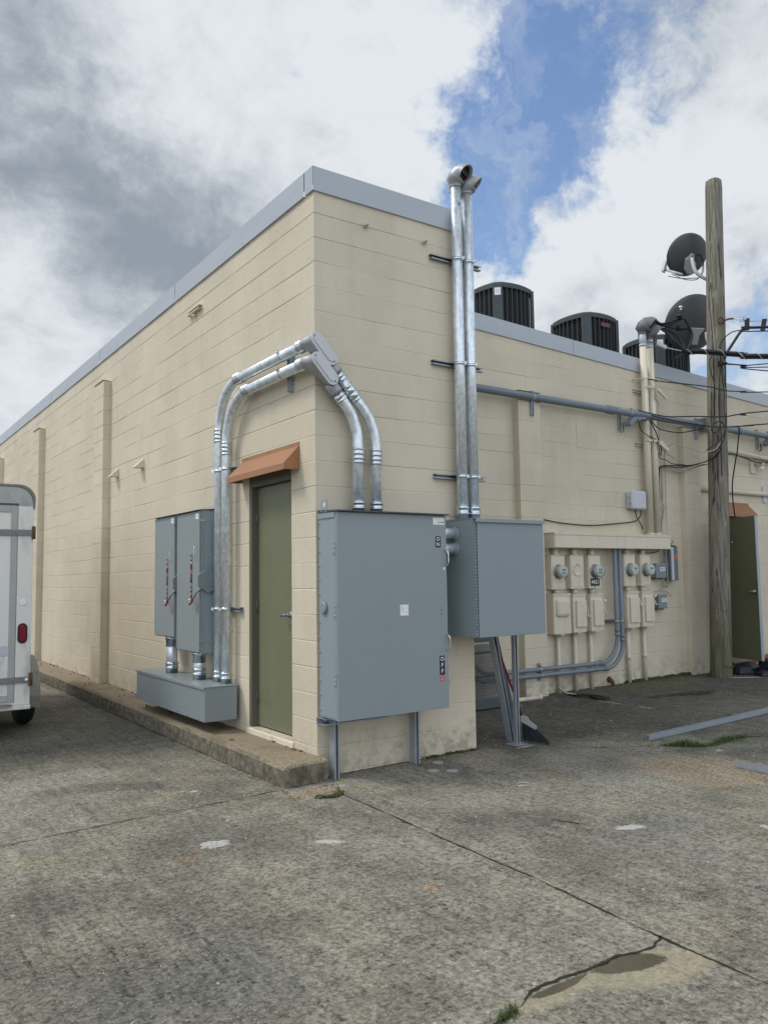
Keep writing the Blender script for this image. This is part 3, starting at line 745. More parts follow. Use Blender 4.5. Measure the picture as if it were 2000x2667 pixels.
def clamp(c, ax, R, out, parent, mat='zinc'):
    """two-piece pipe strap round the pipe at c; the ears stick out along `out`"""
    a = V(ax).normalized(); o = V(out).normalized(); m = MB()
    m.lathe(V(c)-a*.014, a, [(0, R+.0005), (0, R+.0035), (.028, R+.0035), (.028, R+.0005)], 24)
    e = V(c)+o*(R+.012); sd = a.cross(o)
    for k in (-1, 1): m.obox(e+sd*.006*k, o*.014, a*.014, sd*.0015)
    m.cyl(e-sd*.020+o*.002, e+sd*.022+o*.002, .0045, seg=8)
    return m.build('pipe_clamp', mat, parent)

# two galvanised conduits: up the long wall, round the corner through elbows, down into the big switch
def conduit_run(yv, zh, xv, ztop_elbow, ycov, label):
    x = -.09
    r = thing('conduit_run', (x, yv, .55), label, 'conduit', 'conduits bent round the building corner')
    m = MB(); m.tube(fillet([(x, yv, .552), (x, yv, zh), (x, -.01, zh)], .44, 16), PR, 24); m.build('pipe', 'galv', r)
    hub((x, yv, .552), Z_, PR, r, .11)
    coupling((x, yv, zh-.44-.03), Z_, PR, r)
    coupling((x, yv-.47, zh), Y_, PR, r)
    coupling((x, .035, zh), Y_, PR, r, L=.09)
    # cast elbow body with a long gasketed cover facing the yard
    th = math.radians(47); d = V((math.cos(th), 0, -math.sin(th))); u = V((math.sin(th), 0, math.cos(th)))
    L = .300; Wd = .112; P0 = V((-.004, 0, ztop_elbow))
    st = stadium(L, Wd, 12); n = len(st)
    def ringat(yy, sc, cen=None): return [P0+d*(a*sc[0])+u*(b*sc[1])+Y_*yy for a, b in st]
    e0 = V((x, -.012, zh)); circ = []
    for a, b in st:
        an = math.atan2(b, a*Wd/L*1.0 if abs(a) > 1e-6 else 0)
        circ.append(an)
    ringc = [e0+d*(math.cos(an)*(PR+.010))+u*(math.sin(an)*(PR+.010)) for an in circ]
    ringm = [ringat(-.085, (.95, .95))[i]*.62+(ringc[i]+Y_*(-.073))*.38 for i in range(n)]
    m = MB(); m.loft([ringat(ycov+.006, (.985, .96)), ringat(ycov+.02, (.97, .93)), ringat(-.115, (.95, .92)), ringm, [q-Y_*.022 for q in ringc], ringc], True, True)
    e1 = P0+d*(L/2-.03); hy = -.09
    m.lathe(V((e1.x, hy, e1.z)), d, [(0, PR+.006), (.06, PR+.008), (.075, PR+.010), (.10, PR+.010)], 22)
    body = m.build('conduit_body', 'lb', r)
    m = MB(); m.prism(st, P0+Y_*(ycov+.006), d, u, -Y_, .009)
    m.prism(stadium(L*.80, Wd*.58, 12), P0+Y_*(ycov-.003), d, u, -Y_, .007)
    for k in (-1, 1): m.lathe(P0+d*(k*(L/2-.022))+Y_*(ycov-.003), -Y_, [(0, .008), (.004, .008), (.006, .005)], 10)
    m.build('cover', 'lbcover', body, bevel=.003, seg=2)
    for k in (-1, 1): MB().lathe(P0+d*(k*(L/2-.022))+Y_*(ycov-.009), -Y_, [(0, .0045), (.0015, .0045)], 8).build('screw', 'dark', body)
    s = V((e1.x, hy, e1.z))+d*.06
    zt = s.z-(xv-s.x)*math.tan(th)
    m = MB(); m.tube(fillet([s, (xv, hy, zt), (xv, hy, 2.012)], .46, 14), PR, 24); m.build('pipe', 'galv', r)
    hub(s+d*.03, d, PR, r, .085)
    coupling((xv, hy, 2.487), Z_, PR, r)
    hub((xv, hy, 2.012), Z_, PR, r, .105)
    return r
M['lbcover'] = paint('pale_cast_cover', (.52, .53, .55), .45, .04, 8, .08, metal=.15, fine=160)
ra = conduit_run(1.700, 3.355, .514, 3.303, -.158, 'upper and left of two galvanised conduits bent round the wall corner')
coupling((.283, -.09, 2.996), (.682, 0, -.731), PR, ra, L=.15)
conduit_run(1.525, 3.208, .341, 3.141, -.172, 'lower and right of two galvanised conduits bent round the wall corner')
# their strut brackets
def bracket(name, a, b, face, pipes, ax, out, label, group):
    s = strut(a, b, face, None, name=name)
    tag(s, label, 'bracket', group)
    for c in pipes: clamp(c, ax, PR, out, s)
    return s
GB = 'strut brackets holding conduits to the block'
bracket('strut_bracket', (0, 1.34, 1.235), (0, 1.86, 1.235), (-1, 0, 0), [(-.09, 1.525, 1.235), (-.09, 1.70, 1.235)], Z_, (-1, .35, 0), 'low strut bracket clamping two conduits between grey cabinet and green door', GB)
bracket('strut_bracket', (0, 1.34, 2.545), (0, 1.86, 2.545), (-1, 0, 0), [(-.09, 1.525, 2.545), (-.09, 1.70, 2.545)], Z_, (-1, .35, 0), 'strut bracket clamping two conduits beside the orange awning', GB)
bracket('strut_bracket', (0, .372, 3.06), (0, .372, 3.43), (-1, 0, 0), [(-.09, .372, 3.355), (-.09, .372, 3.208)], Y_, (-1, 0, .4), 'short upright strut bracket under the elbows above the awning', GB)

# ------------------------------------------------------------------ long-wall cabinets
def wire_cover_lip(m, a, b): m.box(a, b)
r = thing('wire_trough', (-.20, 2.34, .25), 'low grey sheet-metal wire trough above the concrete ledge', 'wire trough')
m = MB(); m.box((-.352, 1.39, .247), (-.041, 3.295, .548)); m.box((-.041, 1.6, .30), (0, 1.64, .50)); m.box((-.041, 3.0, .30), (0, 3.04, .50))
for i in range(7): m.ball((-.354, 1.52+i*.275, .268), .008, 8, 5)
m.build('body', 'grey', r, bevel=.003)
m = MB(); m.box((-.362, 1.384, .5495), (-.030, 3.301, .556)); m.box((-.362, 1.384, .530), (-.3535, 3.301, .5492)); m.build('lid', 'grey', r, bevel=.002)
def safety_switch(y0, y1, z0, z1, label):
    r = thing('safety_switch', (-.14, (y0+y1)/2, z0), label, 'safety switch', 'grey safety switches on the long wall')
    xf, xb = -.236, -.041
    m = MB(); m.box((xf+.004, y0, z0), (xb, y1, z1)); m.box((xb, y0+.1, z0+.1), (0, y0+.14, z1-.1)); m.box((xb, y1-.14, z0+.1), (0, y1-.1, z1-.1)); m.build('body', 'greyd', r, bevel=.002)
    m = MB(); m.box((xf-.012, y0+.004, z0+.012), (xf+.002, y1-.004, z1-.014)); m.box((xf+.0025, y0-.003, z0+.02), (xf+.03, y0-.0005, z1-.02)); m.build('door', 'grey', r, bevel=.002)
    m = MB(); m.prism([(xf-.035, z1-.004), (xf-.035, z1-.001), (xb, z1+.022), (xb, z1+.002)], (0, y0-.012, 0), X_, Z_, Y_, y1-y0+.024); m.build('rain_hood', 'hoodedge', r)
    f = xf-.012; yl = y0+.205
    za = z0+.935 if z1-z0 > 1.3 else z0+.80
    m = MB(); m.box((f-.0015, yl-.025, za-.42), (f, yl+.025, za)); st = m.build('label_strip', 'ink', r)
    m = MB()
    for k, ch in enumerate('ON'): m.text(ch, .046, (f-.0015, yl, za-.030-k*.046), -Y_, Z_, .0006, -X_)
    for k, ch in enumerate('OFF'): m.text(ch, .046, (f-.0015, yl, za-.290-k*.046), -Y_, Z_, .0006, -X_)
    m.build('lettering', 'white', st)
    m = MB(); m.box((f-.0022, yl-.02, za-.185), (f-.0016, yl+.02, za-.140)); m.build('red_band', 'redink', st)
    m = MB(); m.box((f-.0022, yl-.004, za-.235), (f-.0016, yl+.004, za-.195)); m.build('off_bar', 'greyink', st)
    m = MB(); m.box((f-.0012, y0+.03, z1-.085), (f, y0+.10, z1-.032)); lb = m.build('maker_label', 'white', r)
    m = MB(); m.box((f-.0018, y0+.045, z1-.064), (f-.0013, y0+.075, z1-.056)); m.build('print', 'greyink', lb)
    m = MB(); m.tube(smooth([(f, y0+.06, za+.075), (f-.028, y0+.06, za+.07), (f-.032, y0+.06, za+.045), (f-.032, y0+.06, za+.0), (f-.028, y0+.06, za-.025), (f, y0+.06, za-.03)], 4), .0032, 8); m.build('pull_handle', 'zinc', r)
    zc = za-.36
    # side-mounted operating plate and lever with its red tip
    m = MB(); pg = [(.115*math.cos(a), .125*math.sin(a)) for a in [math.radians(q) for q in (18, 88, 158, 205, 268, 325)]]
    m.prism(pg, (xf+.07, y0-.004, za-.245), X_, Z_, -Y_, .028); m.prism([(a*.25, b*.3) for a, b in pg], (xf+.09, y0-.032, za-.27), X_, Z_, -Y_, .004)
    m.build('operating_plate', 'plate', r, bevel=.004)
    q0 = V((xf+.03, y0-.022, za-.29)); q1 = V((f-.045, y0+.015, za-.40)); q2 = V((f-.052, y0+.085, za-.44))
    m = MB(); m.tube(smooth([q0, q0*.4+q1*.6+V((-.02, -.01, 0)), q1, q1*.5+q2*.5], 4), .011, 8); lv = m.build('lever', 'plate', r)
    dd = V((0, .75, -.40)).normalized(); uu = V((0, .40, .75)).normalized(); c = (q1+q2)/2+V((-.004, .03, -.02))
    m = MB(); m.obox(c, dd*.046, uu*.025, X_*.009); tp = m.build('grip', 'red', lv, bevel=.006, seg=2)
    m = MB(); ro, ri = .024, .014; cc = c-X_*.0125
    m.lathe(cc-X_*.001, X_, [(0, ri), (0, ro), (.0008, ro), (.0008, ri)], 18, cap=False); m.build('grip_mark', 'white', tp)
    for z in (z1-.10, z0+.12):
        m = MB(); m.box((xf-.004, y0-.006, z-.012), (xf+.045, y0-.0005, z+.012)); m.box((xf-.016, y0-.007, z-.012), (xf-.004, y0+.006, z+.012)); m.build('latch', 'zinc' if z > z0+1 else 'greyd', r)
    m = MB(); m.lathe((xf+.13, y0-.001, z0+.12), -Y_, [(0, .052), (.003, .050), (.003, .040), (.0015, .039)], 20); m.lathe((xf+.13, y0-.001, z0+.12), -Y_, [(0, .036), (.0032, .034)], 20); m.build('knockout', 'greyd', r)
    return r
M['hoodedge'] = paint('dark_hood_edge', (.055, .065, .072), .4, .05)
M['plate'] = paint('mid_grey_casting', (.19, .225, .245), .42, .05, 3, .03)
safety_switch(1.785, 2.385, .818, 2.178, 'nearer of two tall grey safety switches, beside the conduits')
safety_switch(2.455, 3.055, .930, 2.180, 'farther of two tall grey safety switches, its bottom higher')
def nipple(y, z0, z1, label):
    r = thing('conduit_nipple', (-.16, y, z0), label, 'conduit', 'fat nipples between switches and trough')
    R = .057; x = -.165
    m = MB(); m.cyl((x, y, z0), (x, y, z1), R, seg=24); m.build('pipe', 'galv', r)
    hub((x, y, z0+.001), Z_, R, r, .11)
    m = MB(); m.lathe((x, y, z1-.10), Z_, [(0, R), (.0, R+.005), (.07, R+.005), (.071, R+.012), (.10, R+.012)], 24); m.build('locknut', 'zinc', r)
nipple(1.985, .556, .818, 'short fat nipple under the nearer safety switch')
nipple(2.735, .556, .930, 'short fat nipple under the farther safety switch')

# ------------------------------------------------------------------ corner: main switch, junction cabinet, service risers
r = thing('main_switch_cabinet', (.52, -.17, 0), 'largest grey switch cabinet marked ON and OFF beside the corner', 'switch cabinet')
x0, x1, z0, z1, yf, yb = 0.0, 1.043, .446, 2.012, -.310, -.041
m = MB(); m.box((x0, yf+.004, z0+.004), (x1, yb, z1))
for i in range(14): m.ball((x0-.001, yb-.012, z0+.06+i*(z1-z0-.14)/13), .0095, 8, 5)
for i in range(5): m.ball((x0-.001, yb-.03-i*.044, z0+.022), .0075, 8, 5)
m.build('body', 'greyd', r, bevel=.003)
m = MB(); m.box((x0-.003, yf-.012, z0), (x1+.003, yf+.003, z1-.006)); m.box((x0-.003, yf+.0035, z0+.001), (x0-.0003, yf+.03, z1-.03)); m.build('door', 'grey', r, bevel=.004, seg=2)
m = MB(); m.prism([(yf-.050, z1-.002), (yf-.050, z1+.008), (yb, z1+.024), (yb, z1+.003)], (x0-.012, 0, 0), Y_, Z_, X_, x1-x0+.024); m.build('rain_hood', 'hoodedge', r)
for z in (z0+.30, z0+.81, z0+1.29):
    m = MB(); m.box((x0-.006, yf+.006, z-.05), (x0-.0032, yf+.05, z+.05))
    for k in (-.035, 0, .035): m.ball((x0-.007, yf+.028, z+k), .0075, 8, 5)
    m.build('hinge', 'greyd', r)
m = MB(); m.lathe((x0-.001, yb-.085, z0+.835), -X_, [(0, .046), (.016, .046), (.022, .038)], 20)
for k in (-.018, .018): m.ball((x0-.022, yb-.085, z0+.835+k), .006, 8, 4)
m.build('inspection_cap', 'grey', r)
m = MB(); m.prism([(-.045, -.04), (.045, -.04), (.045, .06), (.038, .07), (-.038, .07), (-.045, .06)], (x0-.006, yb-.10, z1+.03), Y_, Z_, X_, .005); m.box((x0-.008, yf+.02, z1-.045), (x0-.003, yb, z1-.005))
for k in (-.03, .03): m.ball((x0-.009, yb-.10+k, z1+.006), .009, 8, 5)
lug = m.build('lifting_lug', 'greyd', r)
m = MB(); m.lathe((x0-.0065, yb-.10, z1+.062), -X_, [(0, .021), (.0006, .021)], 14); m.build('lug_hole', 'beige', lug)
fy = yf-.012
def plate(name, a, b, c, d, mat, dy=.0012):
    m = MB(); m.box((a, fy-dy, c), (b, fy, d)); return m.build(name, mat, r)
def letters(par, lst, mat='white', dy=.0018, lift=0):
    m = MB()
    for ch, sz, xx, zz in lst: m.text(ch, sz, (xx, fy-lift, zz), X_, Z_, dy, -Y_)
    return m.build('lettering', mat, par)
p = plate('on_label', .935, .988, 1.745, 1.838, 'ink'); letters(p, [('O', .043, .9615, 1.813), ('N', .043, .9615, 1.770)])
p = plate('off_label', .955, 1.005, .716, .868, 'ink'); letters(p, [('O', .046, .980, .840), ('F', .046, .980, .792), ('F', .046, .980, .744)])
p = plate('warning_label', .957, 1.004, .664, .714, 'redink'); letters(p, [('======', .010, .980, .70), ('=====', .010, .980, .688), ('=====', .010, .980, .676)])
p = plate('maker_label', .913, 1.030, 1.932, 1.990, 'white'); letters(p, [('by ABB', .021, .992, 1.952)], 'ink')
p = plate('rating_label', .570, .650, 1.205, 1.290, 'white')
letters(p, [('=====', .012, .592, 1.250), ('====', .010, .592, 1.235), ('=====', .010, .628, 1.262), ('====', .010, .628, 1.235), ('====', .010, .628, 1.222)], 'greyink'); letters(p, [('II', .014, .586, 1.278), ('===', .010, .628, 1.279), ('III', .016, .594, 1.262)], 'ink')
for zz in (1.66, .97):
    m = MB(); m.tube(smooth([(x1-.02, fy, zz+.06), (x1-.008, fy-.030, zz+.055), (x1-.004, fy-.034, zz), (x1-.006, fy-.030, zz-.055), (x1-.018, fy, zz-.06)], 4), .006, 8); m.box((x1-.035, fy-.004, zz-.10), (x1-.02, fy, zz-.075)); m.build('pull_handle', 'zinc', r)
m = MB(); m.box((x1+.003, yf+.05, .655), (x1+.02, yf+.075, .70)); m.tube([(x1+.02, yf+.03, .66), (x1+.035, yf+.03, .655), (x1+.038, yf+.03, .63), (x1+.02, yf+.03, .622)], .005, 8); m.ball((x1+.022, yf+.04, .69), .015, 8, 6); m.build('hasp', 'steel', r)
m = MB()
for k in range(2): m.lathe((.985+k*.022, fy, .505), -Y_, [(0, .0045), (.001, .0045)], 8); m.ball((.98, fy, 1.21+k*.03), .0075, 8, 5)
m.build('fastener', 'steel', r)
for xx in (.100, .865):
    l = strut((xx, -.0826, gz(xx)), (xx, -.0826, z0), (0, -1, 0), r, name='leg', mat='bluestrut'); 
    strut((xx, -.0413, gz(xx)), (xx, -.0413, z0), (0, -1, 0), l, name='back_channel', mat='bluestrut', d=.0408)
strut((x0-.01, -.005, z0-.030), (.60, -.005, z0-.030), (0, -1, 0), r, name='support_rail', mat='bluestrut', d=.12, w=.05)

r = thing('junction_cabinet', (1.65, -.23, 0), 'grey hinged cabinet hung off the block end on a strut leg', 'cabinet')
x0, x1, z0, z1, yf, yb = 1.262, 2.052, 1.000, 1.985, -.42, -.041
m = MB(); m.box((x0, yf+.006, z0+.003), (x1, yb, z1-.002)); m.build('body', 'greyd', r, bevel=.002)
m = MB(); m.box((x0+.030, yf-.012, z0), (x1+.004, yf+.005, z1-.012)); m.build('door', 'grey2', r, bevel=.003, seg=2)
M_ = MB(); M_.prism([(yf-.034, z1-.028), (yf-.034, z1+.001), (yf-.030, z1+.006), (yb, z1+.010), (yb, z1+.001), (yf-.031, z1-.002), (yf-.031, z1-.028)], (x0-.003, 0, 0), Y_, Z_, X_, x1-x0+.014); M_.build('drip_lid', 'grey', r)
m = MB()
for k in range(36): m.cyl((x0+.012, yf-.003, z0+.012+k*.0265), (x0+.012, yf-.003, z0+.012+k*.0265+.0235), .0075, seg=8)
m.box((x0-.001, yf+.002, z0+.004), (x0+.028, yf+.0045, z1-.016)); m.build('piano_hinge', 'grey2', r)
strut((2.012, -.058, gz(2)), (2.012, -.058, z0+.02), (0, -1, 0), r, name='leg', mat='bluestrut')
m = MB(); m.box((1.93, -.15, gz(2)), (2.08, -.01, gz(2)+.006)); m.build('foot_plate', 'bluestrut', r)
for z, lb in ((1.872, 'upper stub of pipe joining the two corner cabinets'), (1.742, 'lower stub of pipe joining the two corner cabinets')):
    q = thing('conduit_nipple', (1.15, -.175, z), lb, 'conduit', 'pipe stubs between the two corner cabinets')
    m = MB(); m.cyl((1.043, -.175, z), (1.262, -.175, z), .046, seg=22); m.build('pipe', 'galv', q)
    m = MB(); m.lathe((1.262, -.175, z), -X_, [(0, .060), (.010, .060), (.012, .050), (.02, .047)], 22); m.build('locknut', 'greyd', q)

def loft_head(rings, m): m.loft(rings, False, False)
def weatherhead(base, direction, parent, R, sc, mat='lb', droop=.55, holes=True):
    """cast hood: collar on the pipe, swept hood, open mouth with an insulating plate inside"""
    b = V(base); h = V((direction[0], direction[1], 0)).normalized(); n = 26; sd = h.cross(Z_)
    def ring(c, a, bb, tilt):      # ring centre (along h, z), half sizes, tilt of its normal from up towards h
        nn = Z_*math.cos(tilt)+h*math.sin(tilt); uu = h*math.cos(tilt)-Z_*math.sin(tilt)
        return [b+h*(c[0]*sc)+Z_*(c[1]*sc)+sd*(math.sin(2*PI*i/n)*a*sc)+uu*(math.cos(2*PI*i/n)*bb*sc) for i in range(n)]
    R0 = R/sc
    k = PI/180
    prof = [((0, -.30), R0*1.10, R0*1.10, 0), ((0, 0), R0*1.12, R0*1.12, 0), ((0, .04), R0*1.2, R0*1.2, 0), ((.05, .30), 1.02, .95, 16*k), ((.24, .68), 1.06, 1.0, 40*k), ((.62, .96), 1.06, .98, 68*k), ((1.02, .98), 1.04, .96, 104*k), ((1.22, .78), 1.10, 1.0, 128*k)]
    rings = [ring(c, a, bb, tl) for c, a, bb, tl in prof]
    m = MB(); m.loft(rings, False, False)
    inn = ring((1.22, .78), .97, .88, 128*k); inn2 = ring((1.0, .92), .93, .84, 118*k)
    m.loft([rings[-1], inn, inn2], False, False)
    m.obox(b-h*(R*1.15)+Z_*(-.1*sc), h*.006, sd*.02, Z_*.045*sc/.075)
    w = m.build('weatherhead', mat, parent)
    m = MB(); o = len(m.v); m.v += inn2; m.f.append(list(range(n))); m.s.append(False); m.build('mouth', 'dark', w)
    m = MB()
    for i in range(3):
        c = sum(inn2, V())/n; m.lathe(c+h*.006*sc/.075+sd*(i-1)*.5*sc, h-Z_*.3, [(0, .22*sc), (.10*sc, .20*sc)], 10)
    m.build('cable_bushing', 'rub', w)
    return w
GR = 'tall galvanised service risers on the block end'
for x, zt, dirn, lb, sc in ((1.427, 5.055, (.42, -.91), 'left of two tall galvanised risers topped by hooded weatherheads', .088), (1.557, 5.02, (.80, -.60), 'right of two tall galvanised risers topped by hooded weatherheads', .078)):
    r = thing('service_riser', (x, -.09, 1.985), lb, 'service riser', GR)
    m = MB(); m.cyl((x, -.09, 1.99), (x, -.09, zt), .0475, seg=26); m.build('pipe', 'galv', r)
    hub((x, -.09, 1.992), Z_, .0475, r, .13)
    weatherhead((x, -.09, zt), dirn, r, .0475, sc)
    if x < 1.5:
        m = MB(); m.box((1.412, -.1385, 4.845), (1.432, -.137, 4.872)); m.build('sticker', 'bluesticker', r)
for z, lb in ((4.355, 'topmost strut bracket holding the two galvanised risers below the coping'), (3.395, 'middle strut bracket holding the two galvanised risers'), (2.382, 'lowest strut bracket holding the two galvanised risers above the cabinet')):
    s = strut((1.175, 0, z), (1.755, 0, z), (0, -1, 0), None, name='strut_bracket', mat='steel'); tag(s, lb, 'bracket', GB)
    for x in (1.427, 1.557): clamp((x, -.09, z), Z_, .0475, (.5, -1, 0), s)
# two painted bolts high on the block end
for x, lb in ((.5, 'left painted bolt stub high on the corner wall'), (1.12, 'painted bolt stub high on the corner wall near the risers')):
    q = thing('wall_bolt', (x, -.02, 4.477), lb, 'bolt', 'painted bolt stubs'); m = MB(); m.cyl((x, .0, 4.477), (x, -.035, 4.477), .020, seg=12); m.build('washer', 'beige', q)
    m = MB(); m.tube([(x, -.03, 4.477), (x-.01, -.055, 4.470), (x-.028, -.058, 4.452)], .009, 8); m.build('hook', 'steel', q)
M['ampgrey'] = paint('grey_anodised', (.22, .235, .26), .4, .05, metal=.5)
M['orangesticker'] = paint('orange_sticker', (.55, .17, .04), .5, .05)
M['pvcbox'] = paint('faded_grey_box', (.22, .235, .245), .5, .1, 5)
M['headgrey'] = paint('weathered_cast_head', (.16, .165, .18), .55, .12, 9, .1, dirt=(.07, .07, .07), dirt_amt=.5)
M['badge'] = paint('dull_red_badge', (.14, .05, .055), .4, .2, 60)
# ------------------------------------------------------------------ meters and switches on the set-back wall
r = thing('wire_trough', (5.55, D-.1, 1.855), 'long cream painted wire trough above the electric meters', 'wire trough')
m = MB(); m.box((4.395, D-.185, 1.858), (6.745, D, 2.042)); m.build('body', 'beige', r, bevel=.003)
m = MB(); m.box((4.388, D-.197, 2.0425), (6.752, D, 2.056)); m.box((4.388, D-.197, 2.022), (6.752, D-.186, 2.0422)); m.box((4.41, D-.192, 1.862), (6.735, D-.1855, 2.020))
for x in (4.45, 5.2, 5.75, 6.6): m.ball((x, D-.19, 1.866), .007, 8, 5)
m.build('lid', 'beige', r, bevel=.002)
GM = 'cream meter sockets under the trough'
dM = .11
def socket(x0, x1, z0, z1, kind, label, plaque=None):
    r = thing('meter_socket', ((x0+x1)/2, D-.05, z0), label, 'electric meter', GM)
    xc = (x0+x1)/2; zc = z1-.205; yf = D-dM
    m = MB(); m.box((x0, yf+.003, z0), (x1, D, z1)); m.box((x0-.006, yf-.006, z1-.001), (x1+.006, D, z1+.006)); m.box((x0-.004, yf-.004, z0-.004), (x1+.004, yf+.03, z0+.012)); m.build('body', 'beige', r, bevel=.003)
    m = MB(); m.box((x0+.012, yf-.004, z0+.016), (x1-.012, yf+.003, z1-.012)); cv = m.build('cover', 'beige', r, bevel=.003)
    m = MB(); m.cyl((xc, D-.06, z1), (xc, D-.06, 1.857), .036, seg=14); m.lathe((xc, D-.06, z1), Z_, [(0, .050), (.02, .050), (.022, .038)], 14); m.build('conduit_stub', 'beige', r)
    if kind == 'blank':
        m = MB(); m.lathe((xc, yf-.004, zc+.02), -Y_, [(0, .086), (.008, .084), (.008, .070), (.004, .068), (.006, .03)], 28); m.ball((xc, yf-.010, zc+.02), .006, 8, 4); m.build('blank_disc', 'beige', cv)
        return r
    m = MB(); m.lathe((xc, yf-.004, zc), -Y_, [(0, .092), (.010, .092), (.016, .084), (.020, .080)], 28); mt = m.build('meter_ring', 'steel', r)
    m = MB(); m.lathe((xc, yf-.02, zc), -Y_, [(0, .066), (.070, .064), (.072, .061)], 26); m.build('meter_body', 'meterface', mt)
    yd = yf-.0925
    m = MB(); m.box((xc-.028, yd-.001, zc+.004), (xc+.034, yd, zc+.030)); m.build('display', 'ink', mt)
    m = MB(); m.box((xc-.036, yd-.001, zc-.032), (xc+.040, yd, zc-.006)); m.build('nameplate', 'green' if kind == 'green' else 'meterface', mt)
    m = MB(); m.text('88.8', .020, (xc+.003, yd-.001, zc+.017), X_, Z_, .0006, -Y_); m.text('==', .016, (xc+.0, yd-.001, zc+.042), X_, Z_, .0006, -Y_); m.text('===', .014, (xc+.0, yd-.001, zc-.018), X_, Z_, .0006, -Y_); m.build('dial_print', 'whiteplastic', mt)
    m = MB(); m.lathe((xc, yf-.016, zc), -Y_, [(0, .081), (.075, .079), (.095, .074), (.104, .060), (.107, .03)], 30); m.build('glass_cover', 'glass', mt)
    m = MB(); m.box((xc+.03, yf-.085, zc-.105), (xc+.045, yf-.075, zc-.080)); m.build('seal', 'greenseal', mt)
    if plaque:
        m = MB(); m.box((xc-.095, yf-.0085, z0+.03), (xc+.078, yf-.0045, z0+.128)); pq = m.build('number_plaque', 'ink', r)
        m = MB(); m.text('4421', .074, (xc-.009, yf-.0085, z0+.079), X_, Z_, .001, -Y_); m.build('lettering', 'white', pq)
        m = MB(); m.tube([(xc-.02, yf-.012, z0+.03), (xc-.012, yf-.02, z0-.01), (xc-.018, yf-.012, z0-.06), (xc+.004, yf-.012, z0-.07)], .004, 6); m.build('seal_wire', 'bare', r)
    return r
M['greenseal'] = paint('green_seal', (.10, .30, .16), .4, .1)
socket(4.402, 4.652, 1.335, 1.763, 'green', 'leftmost meter socket, its glass meter with a green plate')
socket(4.750, 5.005, 1.337, 1.765, 'blank', 'meter socket closed with a blank painted disc')
socket(5.094, 5.330, 1.337, 1.765, 'green', 'meter socket bearing the black number plaque', True)
socket(5.806, 6.043, 1.352, 1.778, 'grey', 'meter socket just right of the twin grey pipes')
socket(6.155, 6.372, 1.352, 1.778, 'grey', 'rightmost meter socket, next to the small grey boxes')
GS = 'cream painted switch boxes below the meters'
def box_switch(x0, x1, z0, z1, style, label, lever=0, xs=None):
    r = thing('switch_box', ((x0+x1)/2, D-.06, z0), label, 'switch box', GS)
    yf = D-.13; xc = (x0+x1)/2
    m = MB(); m.box((x0, yf, z0), (x1, D, z1)); m.box((x0-.004, yf-.010, z1), (x1+.004, D, z1+.008)); m.box((x0-.004, yf-.010, z1-.02), (x1+.004, yf-.0005, z1-.0005))
    m.box((xc-.04, yf-.004, z0-.012), (xc+.03, yf+.01, z0-.0005)); m.build('body', 'beige', r, bevel=.003)
    if style == 'dome':
        m = MB(); rings = []
        for k, (ins, o) in enumerate(((0, 0), (.004, .020), (.018, .032), (.05, .037))):
            pl = []; hw, hh = .118-ins, .118-ins; rr = max(.012, .045-ins*.6)
            for cx, cz, a0 in ((hw-rr, hh-rr, 0), (-hw+rr, hh-rr, 90), (-hw+rr, -hh+rr, 180), (hw-rr, -hh+rr, 270)):
                for q in range(6):
                    a = math.radians(a0+q*18); pl.append(V((xc+cx+rr*math.cos(a), yf-.003-o, z0+.335+cz+rr*math.sin(a))))
            rings.append(pl[::-1])
        m.box((x0+.006, yf-.0032, z0+.006), (x1-.006, yf-.0002, z1-.024)); m.loft(rings, False, True); m.build('cover', 'beige', r)
    else:
        m = MB(); m.box((x0+.006, yf-.0032, z0+.006), (x1-.006, yf-.0002, z1-.024)); m.box((x0+.045, yf-.030, z0+.075), (x1-.022, yf-.0033, z1-.075)); m.build('cover', 'beige', r, bevel=.006, seg=2)
    if lever:
        zl = z0+lever; m = MB()
        m.tube(smooth([(x1+.002, yf+.05, z1-.10), (x1+.022, yf+.02, z1-.14), (x1+.026, yf, (zl+z1)/2-.03), (x1+.022, yf-.012, zl+.03)], 4), .006, 8)
        m.tube([(x1+.022, yf-.01, zl+.04), (x1+.012, yf-.028, zl), (x1+.035, yf-.04, zl+.005)], .009, 8); m.build('lever', 'beige', r)
    xx = xs if xs else xc
    m = MB(); m.cyl((xx, D-.045, z0), (xx, D-.045, gz(xx)-.02), .026, seg=14); m.lathe((xx, D-.045, z0-.001), -Z_, [(0, .040), (.018, .040), (.02, .03), (.045, .03), (.047, .0262)], 14); m.lathe((xx, D-.045, z0-.37), -Z_, [(0, .026), (.0, .030), (.06, .030), (.06, .026)], 14)
    m.build('drop_pipe', 'beige', r)
    return r
box_switch(4.398, 4.712, .766, 1.270, 'dome', 'broad switch box with a bulging cover, leftmost of its row', 0, 4.55)
box_switch(4.752, 5.000, .771, 1.258, 'flat', 'narrow switch box between the broad one and its twin', .20, 4.86)
box_switch(5.084, 5.330, .773, 1.256, 'flat', 'switch box directly under the black number plaque', .24, 5.16)
box_switch(5.812, 6.066, .784, 1.272, 'flat', 'switch box just right of the twin grey pipes', .30, 5.91)
box_switch(6.134, 6.380, .786, 1.268, 'flat', 'rightmost switch box of the row', .30, 6.25)
